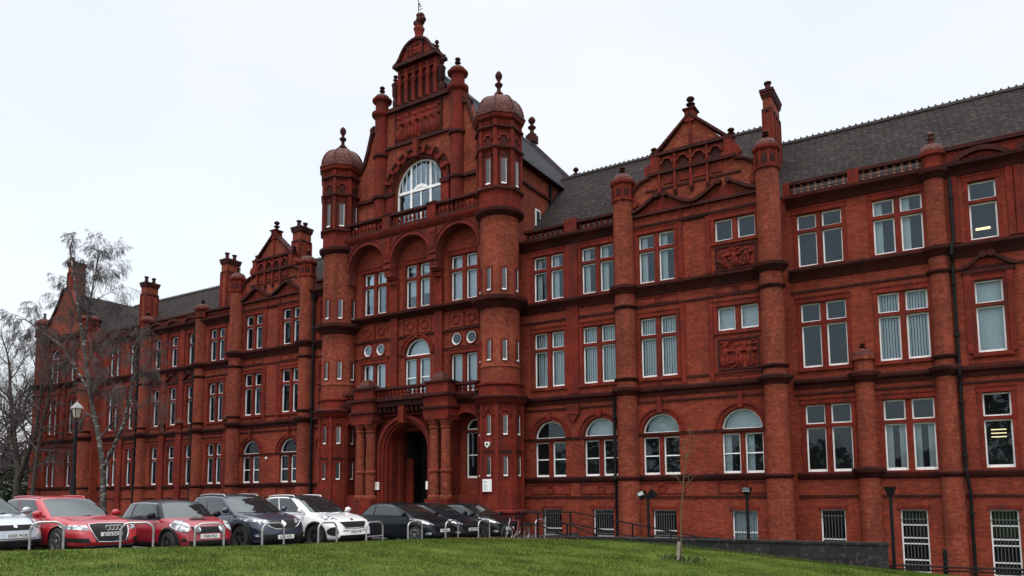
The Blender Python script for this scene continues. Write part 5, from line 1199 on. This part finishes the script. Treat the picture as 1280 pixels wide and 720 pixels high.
bicycle(-15.0, -5.5, road_z(-15.0, -5.5)-.02, R(262))
# ================================================================== cars
def lerp(a, b, t): return a+(b-a)*t
def interp(pts, x):
    if x <= pts[0][0]: return pts[0][1]
    for (a, za), (b, zb_) in zip(pts, pts[1:]):
        if x <= b:
            t = (x-a)/(b-a); t = t*t*(3-2*t)*.35+t*.65; return za+(zb_-za)*t
    return pts[-1][1]
def text_mesh(txt, size, mat, parent, name='lettering'):
    cu = bpy.data.curves.new(name, 'FONT'); cu.body = txt; cu.size = size; cu.align_x = 'CENTER'; cu.align_y = 'CENTER'; cu.extrude = .002; cu.offset = .0012
    to = bpy.data.objects.new(name, cu); col.objects.link(to); dg = bpy.context.evaluated_depsgraph_get(); me = bpy.data.meshes.new_from_object(to.evaluated_get(dg))
    bpy.data.objects.remove(to); me.materials.clear(); me.materials.append(mat); o = bpy.data.objects.new(name, me); col.objects.link(o); o.parent = parent; return o
def car(name, loc, heading, S, label):
    L, W_, H_ = S['L'], S['W'], S['H']; hl, hw = L/2, W_/2; paintm = S['paint']; zb_ = S.get('zb', .19); wr = S.get('wr', .32)
    e = empty(name, (*loc, road_z(*loc)-.03), heading); tag(e, label, 'car', 'cars parked nose-out along the lawn edge')
    prof = S['top']                 # (x, z) of the bonnet, belt and tail line
    xf_, xr_ = S['wx']              # wheel centres
    def zt(x): return interp(prof, x)
    def body(u, v, w):
        a, bx = 6.5, 9.0; s = ((abs(u)**a+abs(v)**a)**(bx/a)+abs(w)**bx)**(1/bx) or 1; s = max(s, 1e-6)/max(abs(u), abs(v), abs(w), 1e-6); u2, v2, w2 = u/s, v/s, w/s
        x = u2*hl; ww = (w2+1)/2
        # lean the nose and tail back as they rise
        x *= 1-(S.get('lean', .05))*max(0, ww-.35)**1.2*max(0, abs(u2)-.6)/.4*1.0
        x -= (0.03*(1-ww)**3)*hl*(1 if u2 > 0 else -1)*max(0, abs(u2)-.7)/.3
        z = zb_+(zt(x)-zb_)*ww; y = v2*hw*(1-.10*max(0, ww-.62)/.38*1.0-.05*(1-ww)**2)
        y *= 1-.10*max(0, abs(u2)-.45)**1.5/.41
        return Vector((x, y, z))
    xb0, xt0, xt1, xb1 = S['gh']    # rear base, rear top, front top, front base
    zb1 = S['belt']-.06
    def gh(u, v, w):
        a, bx = 9.0, 7.0; s = ((abs(u)**a+abs(v)**a)**(bx/a)+max(w, 0)**bx)**(1/bx) or 1; s = max(s, 1e-6)/max(abs(u), abs(v), abs(w), 1e-6); u2, v2, w2 = u/s, v/s, w/s
        ww = (w2+1)/2; wc = ww**.92
        x0 = lerp(xb0, xt0, wc); x1 = lerp(xb1, xt1, ww**1.12)
        x = lerp(x0, x1, (u2+1)/2)
        if u2 > 0: x -= .16*(v2**2)*u2*(.4+.6*(1-ww))
        else: x += .08*(v2**2)*abs(u2)
        z = zb1+(H_-zb1)*ww - .045*ww*v2*v2 - .05*ww*max(0, -u2)**2 - .035*ww*max(0, u2)**2
        y = v2*hw*lerp(.92, .73, ww**1.2)
        y *= 1-.10*max(0, -u2)**3
        return Vector((x, y, z))
    def box_surface(fn, nx, ny, nz_, wmin=-1, skip_bottom=False):
        bm = bmesh.new(); cache = {}
        def V(i, j, k):
            key = (i, j, k)
            if key not in cache: cache[key] = bm.verts.new(fn(-1+2*i/nx, -1+2*j/ny, wmin+(1-wmin)*k/nz_))
            return cache[key]
        def F(*q):
            try: bm.faces.new([V(*p) for p in q])
            except ValueError: pass
        for i in range(nx):
            for j in range(ny):
                if not skip_bottom: F((i, j, 0), (i, j+1, 0), (i+1, j+1, 0), (i+1, j, 0))
                F((i, j, nz_), (i+1, j, nz_), (i+1, j+1, nz_), (i, j+1, nz_))
            for k in range(nz_):
                F((i, 0, k), (i+1, 0, k), (i+1, 0, k+1), (i, 0, k+1)); F((i, ny, k), (i, ny, k+1), (i+1, ny, k+1), (i+1, ny, k))
        for j in range(ny):
            for k in range(nz_):
                F((0, j, k), (0, j, k+1), (0, j+1, k+1), (0, j+1, k)); F((nx, j, k), (nx, j+1, k), (nx, j+1, k+1), (nx, j, k+1))
        return bm
    def finish(bm, nm, mat, parent=e, ang=50):
        me = bpy.data.meshes.new(nm); bmesh.ops.recalc_face_normals(bm, faces=bm.faces); bm.to_mesh(me); bm.free(); me.materials.append(mat) if not isinstance(mat, list) else [me.materials.append(x) for x in mat]
        me.polygons.foreach_set('use_smooth', [True]*len(me.polygons)); me.set_sharp_from_angle(angle=R(ang)); o = bpy.data.objects.new(nm, me); col.objects.link(o); o.parent = parent; return o
    bm = box_surface(body, 96, 26, 22); bmesh.ops.recalc_face_normals(bm, faces=bm.faces); bm.normal_update()
    bvh = BVHTree.FromBMesh(bm)
    Ra = wr*1.14
    dele = []
    for f in bm.faces:
        c_ = f.calc_center_median()
        for wx in (xf_, xr_):
            if (c_.x-wx)**2+(c_.z-wr)**2 < Ra*Ra and abs(c_.y) > hw*.62: dele.append(f); break
    bmesh.ops.delete(bm, geom=dele, context='FACES')
    for v in bm.verts:
        if v.is_boundary:
            for wx in (xf_, xr_):
                dx, dz = v.co.x-wx, v.co.z-wr; d = math.hypot(dx, dz)
                if .5*Ra < d < Ra*1.35 and abs(v.co.y) > hw*.7: v.co.x = wx+dx/d*Ra; v.co.z = max(wr+dz/d*Ra, zb_)
    bo = finish(bm, 'body', paintm)
    # cabin
    bm = box_surface(gh, 40, 20, 14, -1, True); bmesh.ops.recalc_face_normals(bm, faces=bm.faces); bm.normal_update()
    for f in bm.faces:
        c_ = f.calc_center_median(); nrm = f.normal
        f.normal_update()
        if abs(f.normal.z) > .86 and c_.z > H_-.2: f.material_index = 1
    finish(bm, 'cabin', [S.get('pillar', paintm), S.get('roof', paintm)])
    def surf_patch(nm, fn, face, r0, r1, mat, off=.006, n=14, parent=e, thick=0):
        """face 'front','rear','right','left'; r0 range along, r1 range up, as a patch just proud of the surface"""
        b = MB(); vs = []
        for j in range(n+1):
            for i in range(n+1):
                a = lerp(r0[0], r0[1], i/n) if not callable(r0[0]) else lerp(r0[0](j/n), r0[1](j/n), i/n); w = lerp(r1[0](i/n), r1[1](i/n), j/n) if callable(r1[0]) else lerp(r1[0], r1[1], j/n)
                if face == 'front': p = fn(1, a, w); q1, q2 = fn(1, a+.01, w), fn(1, a, w+.01)
                elif face == 'rear': p = fn(-1, a, w); q1, q2 = fn(-1, a-.01, w), fn(-1, a, w+.01)
                elif face == 'right': p = fn(a, -1, w); q1, q2 = fn(a+.01, -1, w), fn(a, -1, w+.01)
                else: p = fn(a, 1, w); q1, q2 = fn(a-.01, 1, w), fn(a, 1, w+.01)
                nn = (q1-p).cross(q2-p).normalized(); vs.append(p+nn*off)
        b.add(vs, [(j*(n+1)+i, j*(n+1)+i+1, (j+1)*(n+1)+i+1, (j+1)*(n+1)+i) for j in range(n) for i in range(n)])
        return b.build(nm, mat, parent, 60)
    pil = S.get('pillar_gap', .05)
    surf_patch('windscreen', gh, 'front', (-.90, .90), (-.80, .86), M_CGLASS2, .007)
    surf_patch('rear_window', gh, 'rear', (-.82, .82), (-.6, .8), M_CGLASS2, .007)
    splits = S['windows']
    for side in ('right', 'left'):
        for (a0, a1) in splits:
            surf_patch('side_window', gh, side, (a0, a1), (lambda t, a0=a0, a1=a1: -.74+S.get('rise', .0)*(1-(a0+(a1-a0)*t)) , lambda t, a0=a0: .80-(.16*(1-t) if a0 < -.7 else 0)), M_CGLASS2, .007)
    # ray-cast patches onto the body
    tree2 = bvh
    def cast(p, d, off):
        hit = tree2.ray_cast(p, d)
        if hit[0] is None: return None
        n = hit[1]
        if n.dot(d) > 0: n = -n
        return hit[0]+n*off
    def patch(nm, quad=None, disc=None, mat=M_PLASTIC, view='front', off=.008, n=12, parent=e, side=1):
        """quad: four (a,z) corners bl, br, tr, tl; disc: (a,z,ra,rz); a is y for the front view, x for the side view"""
        b = MB(); vs = []; m_ = n
        for j in range(n+1):
            for i in range(n+1):
                s, t = i/n, j/n
                if quad:
                    (ax, az), (bx, bz), (cx, cz), (dx, dz) = quad
                    x = lerp(lerp(ax, bx, s), lerp(dx, cx, s), t); z = lerp(lerp(az, bz, s), lerp(dz, cz, s), t)
                else:
                    p, q = 2*s-1, 2*t-1; x = disc[0]+disc[2]*p*math.sqrt(1-q*q/2); z = disc[1]+disc[3]*q*math.sqrt(1-p*p/2)
                if view == 'front': h = cast(Vector((5, x, z)), Vector((-1, 0, 0)), off)
                elif view == 'rear': h = cast(Vector((-5, x, z)), Vector((1, 0, 0)), off)
                elif view == 'top': h = cast(Vector((x, z, 3)), Vector((0, 0, -1)), off)
                else: h = cast(Vector((x, 5*side, z)), Vector((0, -side, 0)), off)
                vs.append(h if h is not None else Vector((0, 0, .4)))
        ok = [v.x != 0 or v.y != 0 for v in vs]
        fs = [(j*(n+1)+i, j*(n+1)+i+1, (j+1)*(n+1)+i+1, (j+1)*(n+1)+i) for j in range(n) for i in range(n)]
        fs = [f for f in fs if all(ok[k] for k in f)]
        b.add(vs, fs); return b.build(nm, mat, parent, 60)
    # wheels
    for wx in (xf_, xr_):
        for s in (-1, 1):
            yo = s*(hw-.035); wdt = .21; t = MB()
            prof_ = [(wr*.62, -.0), (wr*.66, .012), (wr*.96, .012), (wr, -.02), (wr, -wdt+.02), (wr*.96, -wdt), (wr*.6, -wdt)]
            m = Matrix.Translation((wx, yo, wr)) @ Matrix.Rotation(R(-90*s), 4, 'X')
            t.lathe(0, 0, prof_, 32, mat=M_RUBBER, xf=m, caps=False); wo = t.build('wheel', None, e, 40)
            q = MB(); rm = S.get('rim', M_ALLOY); q.lathe(0, 0, [(wr*.64, .008), (wr*.60, .012), (wr*.58, -.05), (wr*.58, -.15)], 28, mat=rm, xf=m, caps=False); q.lathe(0, 0, [(.001, -.09), (wr*.58, -.10)], 24, mat=M_PLASTIC, xf=m, caps=False)
            ns = 5
            for k in range(ns): mm = m @ Matrix.Rotation(2*math.pi*k/ns, 4, 'Z'); q.box(-.03, -.012, .03, wr*.60, -.04, .004, rm, mm); q.box(.012, .03, .03, wr*.60, -.04, .004, rm, mm)
            q.lathe(0, 0, [(.055, -.04), (.055, .012), (.001, .014)], 12, mat=rm, xf=m); q.build('rim', None, wo, 40)
            if S.get('cladding'):
                a = MB(); pts = [(wx+(Ra+.015)*math.cos(R(k)), 0, wr+(Ra+.015)*math.sin(R(k))) for k in range(-12, 193, 8)]
                pp = []
                for p in pts:
                    h = tree2.ray_cast(Vector((p[0], 5*s, p[2])), Vector((0, -s, 0))); 
                    if h[0] is not None and p[2] > zb_+.02: pp.append(h[0]+Vector((0, s*.0, 0)))
                if len(pp) > 3: a.tube(pp, .042, 6); a.build('wheel_arch_trim', M_PLASTIC, e, 50)
    # dark inner body: wheel wells and floor
    b = MB(); b.box(-hl*.86, hl*.86, -hw*.70, hw*.70, .16, .62); b.build('underbody', M_PLASTIC, e, 0)
    if S.get('cladding'):
        for s in (-1, 1): patch('sill_trim', quad=[(xr_+Ra, zb_+.02), (xf_-Ra, zb_+.02), (xf_-Ra, zb_+.14), (xr_+Ra, zb_+.14)], view='side', side=s, off=.01)
    # shut lines of the doors and handles
    for s in (-1, 1):
        for xd in S['doors']:
            b = MB(); pts = [cast(Vector((xd+.02*math.sin(z*5), 5*s, z)), Vector((0, -s, 0)), .0015) for z in np.linspace(zb_+.1, S['belt']-.10, 9)]; pts = [p for p in pts if p is not None]
            if len(pts) > 2: b.tube(pts, .005, 4); b.build('door_gap', M_PLASTIC, e, 0)
        for xd in S['handles']:
            p = cast(Vector((xd, 5*s, S['belt']-.2)), Vector((0, -s, 0)), .02)
            if p is not None: b = MB(); b.tube([p+Vector((-.09, 0, 0)), p+Vector((-.05, s*.012, 0)), p+Vector((.05, s*.012, 0)), p+Vector((.09, 0, 0))], .014, 6); b.build('door_handle', S.get('handle', paintm), e)
        # mirror
        mx = xb1-.42+S.get('mirx', 0); mz = S['belt']+.06; y = s*(hw*.90); b = MB()
        b.lathe(0, 0, [(.001, -.12), (.055, -.10), (.085, -.03), (.085, .03), (.06, .09), (.001, .11)], 14, xf=Matrix.Translation((mx, y+s*.15, mz)) @ Matrix.Rotation(R(90), 4, 'X') @ Matrix.Scale(.75, 4, (1, 0, 0)))
        b.tube([(mx, y-s*.02, mz-.06), (mx, y+s*.10, mz-.03)], .025, 6); b.build('wing_mirror', S.get('mirror', paintm), e, 60)
        if S.get('rails'):
            b = MB(); pts = [gh(u, s*.86, 1)+Vector((0, 0, .035 if -.9 < u < .8 else -.005)) for u in (-.95, -.88, -.5, 0, .5, .78, .86)]; b.tube(pts, .018, 6); b.build('roof_rail', S['rails'], e)
        if S.get('trimline'):
            b = MB(); pts = [gh(u, s*1.005, .86-.1*(u < -.85)) for u in np.linspace(-.95, .93, 14)]; b.tube(pts, .012, 5); b.build('window_trim', S['trimline'], e)
    # front
    for d in S['front']:
        k = d[0]
        if k == 'quad': patch(d[1], quad=d[2], mat=d[3], off=d[4] if len(d) > 4 else .008)
        elif k == 'mquad':
            for s in (-1, 1): patch(d[1], quad=[(s*p[0], p[1]) for p in d[2]], mat=d[3], off=d[4] if len(d) > 4 else .008)
        elif k == 'mdisc':
            for s in (-1, 1): patch(d[1], disc=(s*d[2][0], *d[2][1:]), mat=d[3], off=d[4] if len(d) > 4 else .01)
        elif k == 'disc': patch(d[1], disc=d[2], mat=d[3], off=d[4] if len(d) > 4 else .01)
        elif k == 'line':
            pts = [cast(Vector((5, p[0], p[1])), Vector((-1, 0, 0)), .01) for p in d[2]]; pts = [p for p in pts if p is not None]
            if len(pts) > 1: b = MB(); b.tube(pts, d[4], 6); b.build(d[1], d[3], e)
        elif k == 'top': patch(d[1], quad=d[2], mat=d[3], view='top', off=.012)
    # number plate
    pz = S['plate_z']; p = cast(Vector((5, 0, pz)), Vector((-1, 0, 0)), 0)
    b = MB(); b.box(0, .012, -.26, .26, -.056, .056); po = b.build('number_plate', M_PLATE, e, 0); po.location = (p.x+.012, 0, pz)
    t = text_mesh(S['plate'], .105, M_INK, po); t.rotation_euler = (R(90), 0, R(90)); t.location = (.0125, 0, -.003); t.scale = (.86, 1, 1)
    # wipers, seats and wheel seen through the glass
    b = MB(); 
    for yy in (-.35, .28): pts = [gh(1, (yy+q*.5)/hw, -.93+q*.16)+Vector((.02, 0, .012)) for q in (0, .5, 1)]; b.tube(pts, .009, 5)
    b.build('wiper', M_PLASTIC, e)
    return e
M_CGLASS2 = None
def car_glass():
    """tinted glass in front of a cabin"""
    m, t, p = new_mat('car_window'); t.nodes.remove(p); L = t.links; o = t.nodes['Material Output']
    gl = t.nodes.new('ShaderNodeBsdfGlossy'); gl.inputs['Roughness'].default_value = .03; gl.inputs['Color'].default_value = (.9, .97, .97, 1)
    df = t.nodes.new('ShaderNodeBsdfDiffuse'); df.inputs['Color'].default_value = (.014, .016, .017, 1)
    fr = t.nodes.new('ShaderNodeFresnel'); fr.inputs['IOR'].default_value = 1.85
    m2 = t.nodes.new('ShaderNodeMixShader'); L.new(fr.outputs[0], m2.inputs[0]); L.new(df.outputs[0], m2.inputs[1]); L.new(gl.outputs[0], m2.inputs[2]); L.new(m2.outputs[0], o.inputs[0]); return m
M_CGLASS2 = car_glass()
P_RED = paint('car_red', (.36, .006, .012), coat=.8); P_MINI = paint('car_crimson', (.28, .006, .018), coat=.8); P_WHITE = paint('car_white', (.72, .73, .74)); P_SILVER = paint('car_silver', (.46, .50, .55), metal=.55, rough=.3)
P_NAVY = paint('car_navy', (.018, .026, .050), metal=.3); P_BLACK = paint('car_black', (.004, .006, .010), coat=.22); P_CHAR = paint('car_charcoal', (.007, .007, .008), coat=.22)
HD = -10
def wheel_loc(px, py, S, hd):  # place the car so that its front right tyre stands at (px, py)
    h = R(hd); x, y = S['wx'][0], -(S['W']/2-.1); return (px-(x*math.cos(h)-y*math.sin(h)), py-(x*math.sin(h)+y*math.cos(h)))
HATCH = dict(L=3.64, W=1.66, H=1.50, belt=.96, top=[(-1.82, .92), (-1.6, .98), (.55, .98), (.8, 1.0), (1.35, .86), (1.62, .74), (1.82, .56)], wx=(1.12, -1.20), gh=(-1.72, -1.50, .15, 1.18), windows=[(-.86, -.42), (-.36, .28), (.33, .80)], doors=[.75, -.25, -1.0], handles=[-.15, -.95], plate_z=.46, plate='KX05 WUB', paint=P_SILVER, wr=.29, lean=.14, rise=.03,
    front=[('mquad', 'headlight', [(.46, .64), (.74, .60), (.74, .90), (.56, .90)], M_LAMP, .014), ('quad', 'grille', [(-.40, .58), (.40, .58), (.44, .70), (-.44, .70)], M_PLASTIC), ('disc', 'badge', (0, .66, .045, .032), M_CHROME, .02), ('quad', 'bumper_intake', [(-.52, .24), (.52, .24), (.62, .36), (-.62, .36)], M_PLASTIC), ('mdisc', 'fog_lamp', (.66, .33, .06, .05), M_LAMP), ('line', 'bumper_line', [(-.74, .4), (-.4, .39), (0, .39), (.4, .39), (.74, .4)], M_PLASTIC, .008)])
ESTATE = dict(L=4.70, W=1.83, H=1.44, belt=.93, top=[(-2.35, .90), (-2.1, .97), (.55, .95), (.95, .94), (1.7, .84), (2.1, .75), (2.35, .58)], wx=(1.45, -1.36), gh=(-2.30, -1.75, .10, 1.12), windows=[(-.90, -.56), (-.52, -.02), (.02, .76)], doors=[.80, -.20, -1.1], handles=[-.1, -1.0], plate_z=.50, plate='BT14 PVO', paint=P_RED, wr=.33, lean=.12, rails=P_RED, trimline=M_CHROME, spokes=10,
    front=[('mquad', 'headlight', [(.50, .60), (.84, .64), (.86, .74), (.52, .72)], M_LAMP), ('quad', 'grille', [(-.38, .33), (.38, .33), (.46, .75), (-.46, .75)], M_PLASTIC), ('line', 'grille_surround', [(-.34, .34), (-.42, .5), (-.47, .66), (-.44, .74), (-.2, .755), (.2, .755), (.44, .74), (.47, .66), (.42, .5), (.34, .34), (0, .325), (-.34, .34)], M_CHROME, .012),
           ('mquad', 'bumper_intake', [(.50, .32), (.82, .34), (.84, .44), (.54, .42)], M_PLASTIC), ('quad', 'lower_lip', [(-.6, .225), (.6, .225), (.6, .25), (-.6, .25)], M_GALV)])
MINI = dict(L=3.70, W=1.68, H=1.40, belt=.94, top=[(-1.85, .90), (-1.65, .96), (.6, .95), (.85, .95), (1.45, .86), (1.72, .74), (1.85, .56)], wx=(1.22, -1.24), gh=(-1.72, -1.42, .40, .98), windows=[(-.88, -.38), (-.32, .84)], doors=[.62, -.62], handles=[-.5], plate_z=.48, plate='P500 PSO', paint=P_MINI, roof=P_BLACK, pillar=P_BLACK, mirror=P_BLACK, wr=.31, lean=.10, cladding=True, rim=M_DALLOY, trimline=M_CHROME,
    front=[('mdisc', 'headlight', (.62, .73, .145, .135), M_LAMP, .02), ('quad', 'grille', [(-.40, .56), (.40, .56), (.46, .72), (-.46, .72)], M_PLASTIC), ('mdisc', 'spot_lamp', (.33, .64, .085, .08), M_LAMP, .05), ('quad', 'bumper_intake', [(-.5, .24), (.5, .24), (.56, .38), (-.56, .38)], M_PLASTIC), ('mdisc', 'fog_lamp', (.64, .40, .05, .045), M_PLASTIC), ('top', 'bonnet_scoop', [(1.12, -.22), (1.28, -.22), (1.28, .22), (1.12, .22)], M_PLASTIC)])
SUV = dict(L=4.45, W=1.84, H=1.61, belt=1.08, zb=.22, top=[(-2.22, 1.0), (-2.0, 1.08), (.5, 1.08), (.9, 1.08), (1.5, 1.00), (1.95, .90), (2.22, .68)], wx=(1.32, -1.32), gh=(-2.10, -1.62, .15, 1.15), windows=[(-.88, -.54), (-.50, .00), (.05, .78)], doors=[.78, -.22, -1.1], handles=[-.1, -1.0], plate_z=.40, plate='LG66 BZN', paint=P_NAVY, roof=P_BLACK, wr=.36, lean=.10, rails=M_GALV, trimline=M_GALV, cladding=True, rim=M_DALLOY,
    front=[('mquad', 'headlight', [(.40, .78), (.84, .84), (.86, .93), (.46, .88)], M_LAMP), ('quad', 'grille', [(-.40, .62), (.40, .62), (.42, .84), (-.42, .84)], M_PLASTIC), ('line', 'grille_trim', [(-.62, .80), (-.45, .68), (-.3, .62), (0, .61), (.3, .62), (.45, .68), (.62, .80)], M_CHROME, .014), ('quad', 'badge', [(0, .66), (.09, .75), (0, .84), (-.09, .75)], M_CHROME, .03), ('quad', 'bumper_intake', [(-.6, .28), (.6, .28), (.66, .48), (-.66, .48)], M_PLASTIC), ('mdisc', 'fog_lamp', (.74, .46, .06, .04), M_LAMP)])
WSUV = dict(L=4.48, W=1.86, H=1.64, belt=1.08, zb=.22, top=[(-2.24, 1.02), (-2.0, 1.10), (.5, 1.09), (.9, 1.08), (1.5, 1.00), (1.98, .90), (2.24, .66)], wx=(1.33, -1.33), gh=(-2.14, -1.55, .10, 1.18), windows=[(-.88, -.54), (-.50, .00), (.05, .78)], doors=[.78, -.22, -1.1], handles=[-.1, -1.0], plate_z=.50, plate='BX66 UVM', paint=P_WHITE, roof=P_BLACK, wr=.36, lean=.12, cladding=True, rim=M_DALLOY, rails=P_WHITE,
    front=[('mquad', 'headlight', [(.56, .86), (.80, .86), (.82, 1.0), (.60, .98)], M_LAMP), ('quad', 'grille', [(-.38, .62), (.38, .62), (.52, .80), (-.52, .80)], M_PLASTIC), ('line', 'grille_surround', [(-.54, .80), (-.4, .60), (0, .585), (.4, .60), (.54, .80)], M_CHROME, .010), ('disc', 'badge', (0, .86, .06, .03), M_CHROME), ('quad', 'bumper_intake', [(-.66, .24), (.66, .24), (.60, .40), (-.60, .40)], M_PLASTIC), ('mdisc', 'fog_lamp', (.74, .52, .09, .13), M_PLASTIC), ('line', 'bumper_bar', [(-.5, .53), (0, .52), (.5, .53)], M_PLASTIC, .012)])
BHATCH = dict(L=4.00, W=1.72, H=1.47, belt=.98, top=[(-2.0, .96), (-1.8, 1.02), (.5, .99), (.85, 1.0), (1.45, .88), (1.78, .76), (2.0, .56)], wx=(1.22, -1.29), gh=(-1.88, -1.25, .05, 1.22), windows=[(-.84, -.40), (-.34, .80)], doors=[.70, -.62], handles=[-.5], plate_z=.46, plate='YD57 KLU', paint=P_BLACK, wr=.31, lean=.14, rise=.04, spokes=9,
    front=[('mquad', 'headlight', [(.48, .64), (.78, .72), (.80, .88), (.60, .80)], M_LAMP), ('quad', 'grille', [(-.44, .58), (.44, .58), (.48, .68), (-.48, .68)], M_PLASTIC), ('line', 'grille_trim', [(-.46, .685), (0, .70), (.46, .685)], M_CHROME, .009), ('quad', 'bumper_intake', [(-.56, .24), (.56, .24), (.62, .38), (-.62, .38)], M_PLASTIC), ('mdisc', 'fog_lamp', (.70, .36, .05, .045), M_LAMP)])
CARS = [(HATCH, (-20.6, -21.55), 10, 'small silver hatchback, its nose at the left edge of the picture'),
        (ESTATE, (-20.14, -19.57), -1, 'bright red estate car with roof rails and a deep dark grille'),
        (MINI, (-18.39, -17.60), -6, 'crimson three-door hatchback with round headlamps and a black roof'),
        (SUV, (-18.75, -15.13), -6, 'dark blue tall car with silver roof rails and chrome grille trim'),
        (WSUV, (-18.6, -12.59), -3, 'white tall car with a black roof and black wheel arches'),
        (BHATCH, (-18.2, -8.25), -2, 'black three-door hatchback directly right of the white car')]
S2 = dict(BHATCH); S2['plate'] = 'MW08 HTX'
S3 = dict(BHATCH); S3['plate'] = 'DK09 VRE'; S3['paint'] = P_CHAR
CARS += [(S2, (-18.35, -6.2), -4, 'black hatchback between the first black hatchback and the one nearest the bicycle'),
         (S3, (-17.85, -4.3), -5, 'black hatchback nearest the bicycle, beside the turret')]
for S_, loc_, hd, lb in CARS: car('parked_car', loc_, R(hd), S_, lb)
# four linked rings on the red estate's grille
def rings():
    est = [o for o in bpy.data.objects if o.get('label', '').startswith('bright red estate')][0]
    g = [c_ for c_ in est.children if c_.name.startswith('grille_surround')][0]
    xs = max(v.co.x for v in g.data.vertices); b = MB()
    for i in range(4):
        cy = -.135+.09*i; pts = [(xs+.012+.002*(i % 2), cy+.058*math.cos(R(a)), .665+.058*math.sin(R(a))) for a in range(0, 361, 20)]; b.tube(pts, .009, 5, caps=False)
    b.build('badge', M_CHROME, est)
rings()
# trees across the road behind the photographer, seen only as dark reflections in the lower windows
def far_trees():
    b = MB(); rn = random.Random(8)
    for i in range(16000):
        x = rn.uniform(-110, 70); hgt = 9+3.5*math.sin(x*.11)+2.5*math.sin(x*.29+1)+1.5*math.sin(x*.7); z = -1+(hgt+1)*rn.random()**.8; y = -78+rn.gauss(0, 3)
        a = Vector((rn.gauss(0, 1), rn.gauss(0, .6), rn.gauss(0, 1))).normalized()*rn.uniform(.3, .8); c_ = a.orthogonal().normalized()*rn.uniform(.25, .5); p = Vector((x, y, z)); b.add([p-a, p+c_, p+a, p-c_], [(0, 1, 2, 3)])
    tag(b.build('distant_trees', M_EVER, smooth=0), 'belt of dark trees across the grass, opposite the building', 'trees', kind='stuff')
far_trees()
